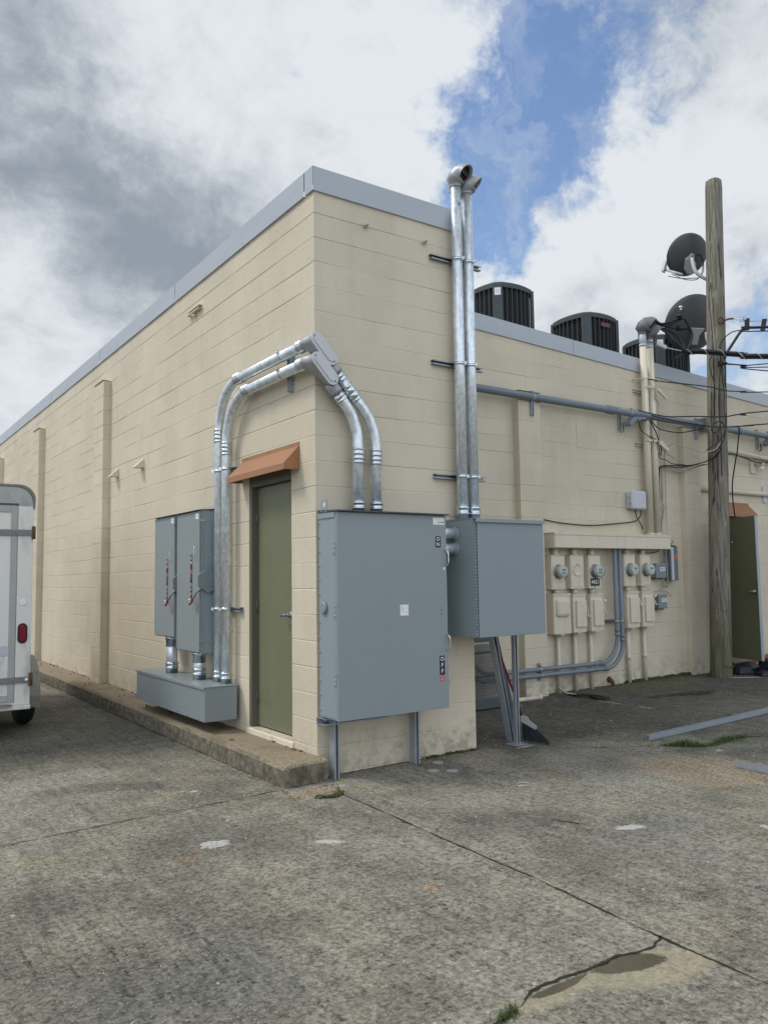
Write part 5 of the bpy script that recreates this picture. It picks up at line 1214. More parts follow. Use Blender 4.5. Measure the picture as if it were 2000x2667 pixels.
CAB = {
'guy': [(6.659,1.66,4.836),(6.766,1.6,4.783),(6.927,1.5,4.739),(7.041,1.48,4.729)],
't1': [(6.55,1.74,5.19),(6.631,1.7,5.214),(6.689,1.62,5.13),(6.81,1.55,5.162),(6.94,1.5,5.226),(7.0,1.5,5.292)],
't2': [(6.55,1.74,5.15),(6.628,1.7,5.179),(6.731,1.62,5.119),(6.852,1.55,5.139),(7.051,1.5,5.238),(7.133,1.47,5.126),(7.18,1.46,4.992),(7.12,1.46,4.844),(7.027,1.47,4.743)],
't3': [(6.55,1.74,5.13),(6.648,1.7,5.148),(6.73,1.62,5.105),(6.906,1.56,5.098),(7.086,1.5,5.112),(7.162,1.47,5.075)],
't4': [(6.62,1.72,5.12),(6.66,1.68,5.14),(6.76,1.58,5.093),(6.877,1.54,5.074),(7.018,1.5,5.087)],
't5': [(6.62,1.72,5.10),(6.66,1.66,5.09),(6.691,1.58,5.013),(6.78,1.54,4.935),(6.806,1.5,4.86),(6.904,1.48,4.802),(6.994,1.47,4.738)],
't6': [(6.62,1.72,5.09),(6.68,1.66,5.09),(6.821,1.58,5.034),(6.956,1.54,4.963),(6.981,1.5,4.874),(6.988,1.48,4.76)],
't7': [(7.04,1.48,4.719),(6.865,1.46,4.654),(6.754,1.46,4.597),(6.796,1.46,4.59),(6.968,1.47,4.686)],
'drop': [(7.028,1.472,4.729),(7.124,1.376,4.733),(7.236,1.264,4.717),(7.409,1.091,4.679),(7.612,0.888,4.638),(7.821,0.679,4.599),(10.6,-2.1,4.4),(14.1,-5.6,4.6)],
'msg': [(7.76,.985,5.212),(7.786,0.964,5.193),(7.999,0.751,5.163),(10.799,-2.049,5.05),(14.299,-5.549,5.433)],
'c3': [(7.556,1.194,4.637),(7.566,1.184,4.678),(7.591,1.159,4.745),(7.659,1.091,4.89),(7.717,1.033,5.009),(7.764,0.986,5.071),(7.818,0.932,5.086),(7.996,0.754,5.067),(10.796,-2.046,4.95),(14.296,-5.546,5.337)],
'c4': [(7.50,1.225,4.60),(7.511,1.230,4.808),(7.532,1.218,4.889),(7.57,1.18,4.954),(7.636,1.114,5.024),(7.709,1.041,5.045),(7.781,0.969,5.051),(7.994,0.756,5.009),(10.794,-2.044,4.9),(14.294,-5.544,5.279)],
'c5a': [(7.513,1.225,4.572),(7.567,1.183,4.565),(7.763,0.987,4.525),(7.976,0.774,4.527),(10.776,-2.026,4.647),(14.276,-5.526,4.797)],
'c5b': [(7.513,1.225,4.568),(7.585,1.165,4.556),(7.776,0.994,4.519),(8.007,0.793,4.485),(10.807,-2.007,4.4),(14.307,-5.507,4.755)],
'c5c': [(7.513,1.225,4.564),(7.584,1.166,4.552),(7.744,0.976,4.51),(7.941,0.759,4.411),(10.741,-2.041,3.9),(14.241,-5.541,4.0)],
'c6': [(6.379,1.65,4.279),(6.499,1.6,4.263),(6.55,1.5,4.229),(6.909,1.391,4.218),(7.193,1.20,4.171),(7.4,1.1,4.124),(7.594,0.906,4.098),(7.802,0.698,4.074),(10.602,-2.102,3.95),(14.102,-5.602,4.344)],
'c7': [(6.113,1.62,3.79),(6.335,1.60,3.77),(6.557,1.52,3.735),(6.794,1.426,3.74),(6.984,1.316,3.745),(7.224,1.196,3.741),(7.388,1.092,3.747),(7.503,0.997,3.769),(7.582,0.918,3.758),(7.793,0.707,3.798),(10.593,-2.093,3.918),(14.093,-5.593,4.068)],
'c8': [(6.389,1.62,3.75),(6.611,1.60,3.73),(6.792,1.458,3.673),(7.157,1.223,3.602),(7.364,1.096,3.592),(7.488,0.982,3.594),(7.628,0.842,3.598),(7.767,0.703,3.611),(10.567,-2.097,3.731),(14.067,-5.597,3.881)],
'c9': [(7.453,1.01,3.597),(7.479,0.988,3.592),(7.51,0.99,3.544),(7.558,1.042,3.436),(7.6,1.1,3.234),(7.647,1.153,3.159),(7.73,1.27,2.873),(7.783,1.317,2.726),(7.907,1.393,2.564),(8.103,1.497,2.381),(8.3,1.6,2.34)],
'p1': [(7.50,1.215,4.561),(7.44,1.215,4.333),(7.40,1.21,4.124),(7.37,1.205,3.849),(7.39,1.21,3.648),(7.40,1.21,3.447),(7.38,1.21,3.231),(7.37,1.21,2.9)],
'p2': [(7.51,1.213,4.564),(7.50,1.21,4.343),(7.53,1.212,4.14),(7.50,1.208,3.862),(7.55,1.213,3.745),(7.54,1.213,3.621),(7.45,1.205,3.491),(7.27,1.22,3.353),(7.16,1.30,3.268)],
'p3': [(7.64,1.235,4.573),(7.63,1.235,4.458),(7.59,1.222,4.314),(7.63,1.24,4.152),(7.61,1.24,3.875),(7.53,1.21,3.593),(7.40,1.205,3.364),(7.22,1.26,3.222)],
'p4': [(7.56,1.36,5.833),(7.50,1.36,5.606),(7.48,1.34,5.365),(7.43,1.28,4.72),(7.40,1.28,4.288),(7.37,1.28,3.998),(7.35,1.28,3.672)],
'p5': [(7.42,1.30,4.699),(7.33,1.30,4.563),(7.36,1.27,4.329),(7.38,1.26,4.174),(7.35,1.27,3.777)],
'loop': [(7.50,1.195,3.62),(7.38,1.19,3.686),(7.27,1.195,3.661),(7.17,1.20,3.583),(7.18,1.20,3.517),(7.26,1.195,3.519),(7.33,1.19,3.586),(7.36,1.19,3.67)],
'b1': [(6.687,1.80,2.6),(6.687,1.76,2.997),(6.663,1.74,3.033),(6.705,1.74,3.061),(6.85,1.74,3.081),(7.234,1.72,3.103),(7.409,1.7,3.122),(7.487,1.6,3.149),(7.435,1.45,3.162),(7.32,1.22,3.21),(7.38,1.20,3.375)],
'b2': [(6.645,1.76,2.123),(6.678,1.76,2.614),(6.696,1.76,2.967),(6.717,1.75,3.043),(6.911,1.75,3.066),(7.177,1.735,3.078),(7.391,1.7,3.113),(7.469,1.6,3.143),(7.30,1.3,3.162),(7.35,1.21,3.265)],
'b3': [(6.763,1.76,3.052),(6.955,1.76,3.04),(7.084,1.76,3.012),(7.221,1.735,3.025),(7.4,1.72,3.075),(7.558,1.65,3.119),(7.548,1.55,3.126)],
'b4': [(6.812,1.76,3.066),(7.006,1.76,3.064),(7.169,1.75,3.044),(7.324,1.735,3.058),(7.459,1.7,3.102),(7.555,1.6,3.138)],
'b5': [(6.595,1.7,3.406),(6.662,1.72,3.293),(6.667,1.74,3.215),(6.726,1.75,3.175),(6.867,1.76,3.162),(7.01,1.76,3.12),(7.263,1.735,3.12)],
'b6': [(6.68,1.72,3.325),(6.878,1.74,3.252),(7.097,1.76,3.183),(7.245,1.735,3.13)],
'r1': [(7.60,1.28,3.241),(7.864,1.35,3.269),(8.287,1.5,3.3),(8.655,1.6,3.297),(8.909,1.65,3.278),(9.21,1.7,3.28),(9.488,1.72,3.311),(9.963,1.7,3.377)],
'r2': [(7.60,1.30,3.298),(7.983,1.4,3.311),(8.325,1.5,3.313),(8.857,1.65,3.341),(9.526,1.74,3.351),(10.029,1.74,3.328)],
'r3': [(7.60,1.30,3.288),(8.08,1.45,3.304),(8.582,1.6,3.325),(9.035,1.7,3.316),(9.558,1.76,3.321)],
'tan': [(6.735,1.7,2.081),(6.844,1.78,2.32),(6.872,1.8,2.565),(6.891,1.8,3.035),(6.855,1.78,3.235),(6.84,1.72,3.338),(6.86,1.65,3.38),(6.936,1.6,3.371),(7.011,1.55,3.348),(7.11,1.45,3.291),(7.159,1.35,3.25),(7.25,1.23,3.269),(7.37,1.21,3.376)],
'v1': [(6.747,1.77,3.043),(6.766,1.78,2.822),(6.729,1.77,2.587),(6.759,1.76,2.476),(6.764,1.77,2.407),(6.718,1.77,2.315),(6.692,1.76,2.124)],
'v2': [(6.756,1.77,3.043),(6.775,1.78,2.782),(6.751,1.77,2.557),(6.707,1.76,2.464),(6.744,1.77,2.336),(6.702,1.77,2.234),(6.687,1.76,2.119)],
'w1': [(6.075,1.62,3.67),(6.144,1.65,3.615),(6.227,1.68,3.522),(6.431,1.67,3.438),(6.469,1.67,3.388)],
'w2': [(6.151,1.62,3.66),(6.319,1.62,3.67),(6.45,1.64,3.58),(6.533,1.66,3.497),(6.632,1.67,3.321),(6.662,1.70,3.205)],
'w3': [(6.38,1.62,3.66),(6.549,1.64,3.586),(6.764,1.66,3.569),(7.068,1.66,3.574),(7.273,1.6,3.607),(7.424,1.5,3.653)],
'w4': [(6.412,1.67,3.463),(6.56,1.68,3.412),(6.756,1.76,3.339),(6.907,1.78,3.274)],
'w5': [(6.574,1.67,4.107),(6.523,1.67,4.051),(6.65,1.70,3.969),(6.66,1.72,3.862),(6.66,1.70,3.611),(6.66,1.72,3.43)],
'nid': [(4.25,1.8,2.224),(4.391,1.82,2.222),(4.748,1.82,2.187),(5.267,1.82,2.173),(5.788,1.82,2.211),(6.162,1.81,2.253),(6.252,1.78,2.328),(6.244,1.76,2.415)],
'nid2': [(6.114,1.76,2.415),(6.188,1.79,2.305),(6.306,1.81,2.203),(6.345,1.82,2.147)],
'ent': [(6.76,1.74,2.05),(6.856,1.7,1.983),(6.865,1.76,1.93)],
'g1': [(6.79,1.8,1.325),(6.80,1.78,1.365),(6.79,1.77,1.458),(6.77,1.76,1.564),(6.79,1.76,1.67),(6.72,1.77,1.75),(6.727,1.77,1.855)],
'g2': [(6.679,1.77,1.446),(6.653,1.77,1.38),(6.712,1.77,1.32),(6.79,1.77,1.332),(6.79,1.77,1.378),(6.78,1.77,1.511),(6.775,1.77,1.617),(6.79,1.77,1.855)],
'g3': [(6.686,1.76,1.439),(6.691,1.76,1.367),(6.763,1.76,1.339),(6.78,1.76,1.431),(6.79,1.77,1.617),(6.73,1.77,1.71),(6.764,1.77,1.777),(6.759,1.77,1.855)],
'g4': [(6.44,1.80,1.273),(6.582,1.8,1.27),(6.729,1.8,1.274),(6.811,1.8,1.246),(6.942,1.82,1.196)],
'g5': [(6.182,1.78,1.83),(6.302,1.78,1.81),(6.466,1.78,1.81),(6.592,1.78,1.83),(6.657,1.78,1.86)],
'l1': [(4.394,1.79,1.856),(4.41,1.8,1.766),(4.39,1.81,1.684),(4.379,1.82,1.637)],
}
LBL = {
'guy': ('bare', .009, 'bare anchor wire tying the wrapped power cable to the cream risers', 'wire'),
't1': ('cable', .016, 'black service lead ending at the topmost splice with a bare bolt'), 't2': ('cable', .019, 'thick black lead looping down from the weatherhead to the wrapped cable'),
't3': ('cable', .016, 'black service lead with the middle splice, upper of its pair'), 't4': ('cable', .016, 'black service lead with the middle splice, lower of its pair'),
't5': ('cable', .016, 'black lead dropping from the weatherhead to the lowest splice, left strand'), 't6': ('cable', .016, 'black lead dropping from the weatherhead to the lowest splice, right strand'),
't7': ('cable', .013, 'short black tail looped back under the wrapped power cable'),
'msg': ('bare', .007, 'bare support wire stretched from the turnbuckle on the pole'), 'c3': ('cable', .020, 'thick black cable arching off the pole and hung below the support wire'),
'c4': ('cable', .008, 'thin black cable arching off the pole beneath the thick one'), 'c5a': ('cable', .008, 'highest of three thin lines leaving the pole clamp'), 'c5b': ('cable', .008, 'middle of three thin lines leaving the pole clamp'), 'c5c': ('cable', .008, 'lowest of three thin lines leaving the pole clamp'),
'c6': ('cable', .008, 'black line from the upper riser strap passing in front of the pole'), 'c7': ('cable', .009, 'black line lying on the grey pipe then rising past the pole'), 'c8': ('cable', .009, 'lower black line from the grey pipe crossing the pole at its coil'),
'c9': ('cable', .009, 'black cable hanging down in front of the terracotta awning'),
'p1': ('cable', .007, 'black wire running down the middle of the pole'), 'p2': ('cable', .007, 'wavy black wire down the pole curling left at the bottom'), 'p3': ('cable', .007, 'black wire down the right edge of the pole'), 'p4': ('cable', .006, 'long thin wire down the left edge of the pole from the upper dish'), 'p5': ('cable', .006, 'thin wire bowed out left of the pole under the wrapped cable'), 'loop': ('cable', .008, 'small coil of black cable on the pole face'),
'b1': ('cable', .008, 'black cable sagging from the riser across to the pole, topmost of its bundle'), 'b2': ('cable', .007, 'black cable climbing beside the riser then turning to the pole'), 'b3': ('cabletan', .009, 'pale cable sagging lowest between riser and pole'), 'b4': ('cabletan', .008, 'pale cable just above the lowest one between riser and pole'), 'b5': ('cable', .006, 'black cable coming down past the lower cream bracket to the bundle'), 'b6': ('cabletan', .005, 'thin pale wire slanting from the lower cream bracket to the bundle'),
'r1': ('cable', .010, 'black cable sagging along the wall right of the pole'), 'r2': ('cabletan', .010, 'pale cable high along the wall right of the pole'), 'r3': ('cablegrey', .008, 'grey cable between pale and black ones right of the pole'), 'tan': ('cabletan', .007, 'tan cable rising beside the pier and hooping over to the pole'),
'v1': ('cablegrey', .008, 'crooked grey cable beside the right cream riser, left strand'), 'v2': ('cablegrey', .007, 'crooked grey cable beside the right cream riser, right strand'),
'w1': ('cable', .006, 'thin wire hanging off the grey pipe left of the risers'), 'w2': ('cable', .008, 'black wire looping from the grey pipe over the twin cream risers'), 'w3': ('cable', .008, 'black wire sagging below the grey pipe from risers to pole'), 'w4': ('cable', .005, 'thin wire slanting right across the riser above the lower bracket'), 'w5': ('cabletan', .006, 'pale wire snaking down the right cream riser'),
'nid': ('cable', .008, 'black cable sagging along the wall to the pale network box'), 'nid2': ('cable', .007, 'short black tail below the pale network box'), 'ent': ('cabletan', .006, 'short pale wire from trough end to the finned box'),
'g1': ('cablegrey', .007, 'grey cable strand hugging the finned box above the numbered box'), 'g2': ('cablegrey', .007, 'grey cable drooping in the widest loop under the upper numbered box'), 'g3': ('cablegrey', .007, 'grey cable drooping in the inner loop under the upper numbered box'), 'g4': ('cablegrey', .005, 'thin grey wire over the top of the lower numbered box'), 'g5': ('cable', .006, 'dark wire tucked under the trough above the rightmost meter'), 'l1': ('cabletan', .010, 'cream cable curling down from the left end of the trough'),
}
for k, pts in CAB.items():
    if k == 'drop': continue
    mt, rad, lb = LBL[k][:3]
    m = MB(); m.tube(smooth(pts, 6), rad, 8); o = m.build('cable' if mt != 'bare' else 'wire', mat=mt, label=lb, cat='cable' if mt != 'bare' else 'wire', group='cables about the pole and the wall')
    if k in ('t1', 't4', 't6'):
        e = V(pts[-1]); a = V(pts[-2]); d = (e-a).normalized()
        m = MB(); m.cyl(e-d*.09, e+d*.06, .040, .034, seg=12); m.obox(e-d*.02+Z_*.03, d*.05, V((.02, .01, 0)), Z_*.025); m.build('splice_connector', 'rub', label={'t1': 'black splice connector highest beside the lower dish, bare bolt on top', 't4': 'black splice connector in the middle of the three', 't6': 'black splice connector lowest of the three, by the wrapped cable'}[k], cat='connector', group='splice connectors')
        if k == 't1':
            m = MB(); m.cyl(e+Z_*.03, e+Z_*.13, .014, seg=8); m.cyl(e+Z_*.09, e+Z_*.12, .028, seg=8); m.build('clamp_bolt', 'zinc', label='bare metal clamp bolt standing on the topmost splice', cat='bolt')
dr_ = thing('service_drop', (7.03, 1.47, 4.70), 'thick black power cable wrapped in a white spiral wire', 'cable')
pts = smooth(CAB['drop'], 10); m = MB(); m.tube(pts, .030, 12); m.tube([q-Z_*.038 for q in pts], .012, 8); m.build('twisted_lines', 'cable', dr_)
sp = []; acc = 0
for i in range(len(pts)-1):
    d = pts[i+1]-pts[i]; n = max(1, int(d.length/.012)); u, w, a = frame(d)
    if acc > 4.2: break
    for k in range(n):
        acc += d.length/n; ph = acc/.115*2*PI*.5
        sp.append(pts[i]+d*(k/n)-Z_*.008+(u*math.cos(ph)+w*math.sin(ph))*(.043))
m = MB(); m.tube(sp, .0042, 5); m.build('lashing_wire', 'whiteplastic', dr_)
m = MB(); e = V((6.70, 1.63, 4.80)); m.obox((6.70, 1.64, 4.815), (.07, -.03, -.03), (.012, .02, 0), (.008, 0, .025)); m.build('wedge_clamp', 'whiteplastic', dr_)
m = MB(); m.tube([(6.42, 1.72, 4.86), (6.55, 1.70, 4.86), (6.65, 1.66, 4.835)], .012, 8); m.build('anchor_strap', 'steel', dr_)
for a, b, lb in (((7.795, .955, 5.215), (7.786, .964, 5.04), 'black spacer strap on the support wire nearest the pole'), ((7.962, .788, 5.19), (7.936, .814, 5.01), 'second black spacer strap out along the support wire')):
    a, b = V(a), V(b); m = MB(); m.obox((a+b)/2, (.022, -.022, 0), (.010, .010, 0), (a-b)/2); m.build('spacer_strap', 'rub', label=lb, cat='strap', group='spacer straps')

# ------------------------------------------------------------------ trailer parked along the wall
Ty = 3.2; xr = -1.447; xl = -3.28; z0, zt = .275, 2.478; y1 = 7.0
tr = thing('cargo_trailer', ((xl+xr)/2, Ty, gz(-2)), 'dirty white enclosed cargo trailer seen from behind, parked at the left', 'trailer')
def tprof(ins=0, rad=.16, n=7, top=zt, bot=z0):
    pl = [(xl+ins, bot), (xr-ins, bot)]
    for i in range(n+1): a = PI/2*i/n; pl.append((xr-ins-rad+rad*math.cos(a), top-ins-rad*.95+rad*.95*math.sin(a)))
    for i in range(n+1): a = PI/2+PI/2*i/n; pl.append((xl+ins+rad+rad*math.cos(a), top-ins-rad*.95+rad*.95*math.sin(a)))
    return pl
m = MB(); m.prism(tprof(), (0, Ty+.012, 0), X_, Z_, Y_, y1-Ty); m.build('body', 'trailer', tr)
# roof cap folded over the top corners
m = MB(); A = [V((x, Ty-.012, z)) for x, z in tprof(-.016)]; A = A[2:]; I = [V((x, Ty-.012, z)) for x, z in tprof(.006)][2:]
drop = [V((xr+.012, Ty-.012, zt-.215)), V((xr+.006, Ty-.012, zt-.235))]; dropl = [V((xl-.006, Ty-.012, zt-.235))]
A = [drop[1], drop[0]]+A+[V((xl-.012, Ty-.012, zt-.215)), dropl[0]]; I = [drop[1]-X_*.004, drop[0]-X_*.02]+I+[V((xl+.012, Ty-.012, zt-.215)), dropl[0]+X_*.004]
n = len(A); L = Y_*(y1-Ty+.03)
m.add(A+I+[q+L for q in A]+[q+L for q in I], [(i, i+1, n+i+1, n+i) for i in range(n-1)]+[(i+1, i, 2*n+i, 2*n+i+1) for i in range(n-1)]+[(n+i, n+i+1, 3*n+i+1, 3*n+i) for i in range(n-1)]); m.build('roof_cap', 'darktrim', tr)
m = MB(); m.prism([(xl+.03, 2.29), (xr-.02, 2.255), (xr-.004, 2.30)]+[(x, z) for x, z in tprof(.012)[2:]], (0, Ty-.006, 0), X_, Z_, Y_, .017); hd = m.build('header_panel', 'trailergrey', tr)
m = MB(); m.box((xl+.10, Ty-.010, 2.281), (-1.588, Ty-.0062, 2.300)); m.ball((-1.60, Ty-.011, 2.288), .010, 8, 5); m.build('door_gutter', 'hoodedge', hd)
for a, b in ((-1.592, xr-.001), (xl+.001, xl+.145)):
    m = MB(); m.box((a, Ty-.008, z0+.03), (b, Ty+.011, 2.275)); m.build('corner_post', 'trailer', tr, bevel=.006, seg=2)
def tdoor(a, b, flip):
    m = MB(); m.box((a+.004, Ty-.004, .345), (b-.004, Ty+.011, 2.272)); d = m.build('door', 'trailer', tr, bevel=.003)
    m = MB(); t = .062
    m.box((a+.004, Ty-.012, .345), (a+.004+t, Ty-.0043, 2.272)); m.box((b-.004-t, Ty-.012, .345), (b-.004, Ty-.0043, 2.272)); m.box((a+.004+t, Ty-.012, 2.21), (b-.004-t, Ty-.0043, 2.272)); m.box((a+.004+t, Ty-.012, .345), (b-.004-t, Ty-.0043, .41)); m.build('edge_trim', 'trim', d, bevel=.003)
    hx = b if not flip else a; sg = -1 if not flip else 1
    for z in (2.008, .550):
        m = MB(); m.box((hx+sg*.055, Ty-.022, z-.030), (hx+sg*.50, Ty-.0125, z+.030)); m.lathe((hx+sg*.055, Ty-.0125, z), -Y_, [(0, .0299), (.0088, .0299)], 18)
        m.box((hx-sg*.145, Ty-.024, z-.028), (hx+sg*.02, Ty-.0145, z+.030)); m.lathe((hx+sg*.02, Ty-.0145, z), -Y_, [(0, .0295), (.0105, .0295)], 18)
        for q in (-.0, .16, .36): m.ball((hx+sg*(.02+q), Ty-.026, z), .009, 8, 5)
        m.build('hinge_strap', 'strapgrey', d)
        m = MB(); m.cyl((hx-sg*.148, Ty-.014, z-.062), (hx-sg*.148, Ty-.014, z+.066), .017, seg=10); m.box((hx-sg*.150, Ty-.03, z-.064), (hx-sg*.128, Ty+.0, z+.064)); m.build('hinge_barrel', 'rust', d)
    return d
dR = tdoor(-2.36, -1.592, False); tdoor(-3.135, -2.368, True)
m = MB(); m.lathe((-1.70, Ty-.004, .845), -Y_, [(0, .055), (.004, .055), (.006, .05)], 24); m.build('sticker', 'whiteplastic', dR)
m = MB(); m.lathe((-1.526, Ty-.008, 1.311), -Y_, [(0, .034), (.004, .034), (.006, .028)], 20); m.build('marker_cap', 'white', tr)
m = MB(); so_ = stadium(.200, .090, 10); m.prism(so_, (-1.531, Ty-.0082, 1.008), Z_, X_, -Y_, .012); tl = m.build('tail_light', 'bezel', tr, bevel=.003)
m = MB(); m.prism(stadium(.165, .058, 10), (-1.531, Ty-.0203, 1.008), Z_, X_, -Y_, .010); m.build('lens', 'lens', tl, bevel=.006, seg=3)
m = MB(); m.ball((-1.487, Ty-.026, .552), .017, 10, 6); m.build('bumper_stud', 'white', tr)
m = MB(); m.box((xl, Ty-.02, z0-.012), (xr+.002, Ty+.06, z0+.028)); m.ball((-1.475, Ty-.022, z0+.010), .012, 8, 5); m.build('sill_rail', 'trailer', tr, bevel=.004)
m = MB(); m.prism([(xl+.2, 0), (-1.62, 0), (-1.66, .10), (xl+.2, .10)], (0, Ty-.075, z0+.030), X_, Y_, Z_, .018); m.build('step_plate', 'rustyplate', tr)
def wheel(x, y, sgn):
    m = MB(); R = .335; w = .165; a = V((sgn, 0, 0)); c = V((x, y, gz(x)+R))
    m.lathe(c-a*(w/2), a, [(0, .20), (.0, R-.05), (.012, R-.022), (.035, R-.006), (.06, R), (w-.06, R), (w-.035, R-.006), (w-.012, R-.022), (w, R-.05), (w, .20)], 40); wl = m.build('wheel', 'rub', tr)
    m = MB(); m.lathe(c-a*(w/2-.02), a, [(0, .20), (w-.05, .20), (w-.04, .17), (w-.075, .12), (w-.06, .05), (w-.04, .045)], 30); m.build('rim', 'trailergrey', wl)
    m = MB(); pr = []
    for i in range(13): an = math.radians(-18+i*18); pr.append((math.cos(an)*.43, math.sin(an)*.40+.02))
    for (p0, q0), (p1, q1) in zip(pr, pr[1:]):
        xi = xr if sgn > 0 else xl; xo = x+sgn*(w/2+.012)
        m.add([(xi, y+p0, c.z+q0), (xo, y+p0*.98, c.z+q0-.02), (xo, y+p1*.98, c.z+q1-.02), (xi, y+p1, c.z+q1)], [(0, 1, 2, 3) if sgn > 0 else (3, 2, 1, 0)])
        m.add([(xo, y+p0*.98, c.z+q0-.02), (xo+sgn*.004, y+p0*.90, c.z+q0*.90-.05), (xo+sgn*.004, y+p1*.90, c.z+q1*.90-.05), (xo, y+p1*.98, c.z+q1-.02)], [(0, 1, 2, 3) if sgn > 0 else (3, 2, 1, 0)])
    m.build('fender', 'fendergrey', tr)
wheel(-1.340, 4.11, 1); wheel(-3.412, 4.11, -1)
m = MB(); m.cyl((-3.4, 4.11, gz(0)+.335), (-1.3, 4.11, gz(0)+.335), .03, seg=10); m.build('axle', 'rust', tr)
m = MB(); m.box((-2.42, y1, .34), (-2.30, y1+1.1, .42)); m.cyl((-2.36, y1+.9, .0), (-2.36, y1+.9, .6), .03, seg=10); m.build('tow_bar', 'rust', tr)

# ------------------------------------------------------------------ things standing and lying about
q = strut((2.035, .055, gz(2)), (1.70, -.02, 1.30), (.1, -1, .1), None, name='strut_channel', mat='bluestrut', w=.05, d=.06); tag(q, 'loose strut channel leaning against the back of the junction cabinet', 'strut channel')
m = MB(); a, b = V((2.20, .13, gz(2.1)+.005)), V((2.05, .30, 1.15)); d = (b-a)/2; s_ = V((.05, .015, .01)); m.obox((a+b)/2, d, s_, V((.004, -.012, .002))); m.build('dark_board', 'meshframe', label='dark narrow board leaning behind the loose strut channel', cat='board')
m = MB(); m.box((1.603, .30, gz(1.7)), (1.72, .34, .34)); m.build('dark_board', 'rub', label='dark offcut standing at the block end near the paving', cat='board')
# expanded-metal panel leaning on the wall
r = thing('mesh_panel', (2.6, 1.5, gz(2.6)), 'dark framed panel of expanded metal leaning in the nook', 'mesh panel')
P0, P1 = V((2.46, 1.45, gz(2.5)+.02)), V((3.41, 1.45, gz(3)+.02)); upv = V((0, .33, 1.0)).normalized(); H = .82; nn = V((0, -1, .33)).normalized()
Wd = (P1-P0).length; P_ = lambda u, v, o=0: P0+X_*u+upv*v+nn*o
m = MB(); fw = .055
for a0, a1, b0, b1 in ((0, Wd, 0, .11), (0, Wd, H-.06, H), (0, fw, .11, H-.06), (Wd-fw, Wd, .11, H-.06)): m.obox(P_((a0+a1)/2, (b0+b1)/2), X_*((a1-a0)/2), upv*((b1-b0)/2), nn*.012)
m.build('frame', 'meshframe', r)
for v in (.36, .64):
    m = MB(); m.obox(P_(Wd/2, v, -.016), X_*(Wd/2-.01), upv*.011, nn*.008); m.build('cross_bar', 'rub', r)
m = MB(); px, pz = .034, .026; nx = int(Wd/px); nz_ = int((H-.17)/pz)
for j in range(nz_):
    for i in range(nx):
        for dx in (-.5, .5):
            a = P_(fw*.6+(i+.5)*px*.955, .11+j*pz); b = P_(fw*.6+(i+.5+dx)*px*.955, .11+(j+1)*pz) if j % 2 == 0 else None
            if j % 2: a = P_(fw*.6+(i+.5+dx)*px*.955, .11+j*pz); b = P_(fw*.6+(i+.5)*px*.955, .11+(j+1)*pz)
            dd = (b-a); sd = dd.cross(nn).normalized()*.0048
            m.add([a-sd, a+sd, b+sd, b-sd, a-sd+nn*.003, a+sd+nn*.003, b+sd+nn*.003, b-sd+nn*.003], [(0, 1, 2, 3), (7, 6, 5, 4), (0, 4, 5, 1), (2, 6, 7, 3), (1, 5, 6, 2), (0, 3, 7, 4)])
m.build('mesh', 'meshwire', r)
# angle broom with a red handle
r = thing('push_broom', (2.15, -.17, gz(2.1)), 'angle broom with grey head and red handle leaning behind the cabinet leg', 'broom')
hd0 = V((2.09, -.085, .215))
m = MB(); top = V((1.72, -.015, 1.20)); m.tube([hd0+V((-.01, .01, .03)), top], .0095, 10); m.build('handle', 'red', r)
m = MB(); c1, c2 = V((2.085, -.08, .200)), V((2.150, -.20, .135)); dv_ = (c2-c1); upb = V((.22, -.12, .42)).normalized(); sb = dv_.cross(upb).normalized()
m.prism([(-.01, -.02), (.14, -.02), (.148, .0), (.13, .022), (.06, .030), (.02, .05), (-.02, .045), (-.03, .02)], c1-sb*.022, dv_.normalized(), (sb.cross(dv_)).normalized() if (sb.cross(dv_)).z > 0 else -(sb.cross(dv_)).normalized(), sb, .044); m.build('head', 'bristlecap', r, bevel=.006, seg=2)
m = MB(); rb = random.Random(3)
for i in range(260):
    f_ = rb.random(); a = c1+dv_*f_*1.06+sb*rb.uniform(-.018, .018)-Z_*.012
    tip = V((2.085+.105*f_, -.07-.24*f_+rb.uniform(-.025, .025), gz(2.1)+.004+rb.random()*.02+(1-f_)*.01)); b = a.lerp(tip, .5)+V((rb.uniform(-.008, .008), rb.uniform(-.008, .008), 0))
    m.tube([a, b, tip], [.0028, .0025, .0012], 3, False)
m.build('bristles', 'bristle', r)
# channels lying on the paving
def lying(a, b, label):
    a, b = V(a), V(b); z = gz((a.x+b.x)/2)+.003; a.z = gz(a.x)+.003; b.z = gz(b.x)+.003
    q = strut(a, b, Z_, None, name='strut_channel', mat='bluestrut', w=.045, d=.045); return tag(q, label, 'strut channel', 'strut channels lying on the paving')
lying((2.995, -.725, 0), (6.05, -.60, 0), 'long strut channel lying on the dark paving behind the grass')
q = lying((2.706, -1.80, 0), (2.64, -2.95, 0), 'short strut channel lying on tan sandy paving')
for i, (x, y, lb) in enumerate(((1.007, -.205, 'rear single metal knockout disc under the main switch'), (.811, -.394, 'left metal knockout disc beside the red paint mark'), (.921, -.494, 'right metal knockout disc beside the red paint mark'))):
    m = MB(); m.lathe((x, y, gz(x)+.002), Z_, [(0, .048), (.003, .048), (.0045, .046)], 24); m.build('knockout_disc', 'disc', label=lb, cat='metal disc', group='knockout discs dropped on the paving')
m = MB(); m.tube([(1.054+.055*math.cos(a), -1.142+.05*math.sin(a), gz(1)+.006+.004*math.sin(a*2)) for a in [2*PI*i/32 for i in range(33)]], .0035, 6); m.build('wire_ring', 'bare', label='shiny wire ring lying on the open paving', cat='ring')
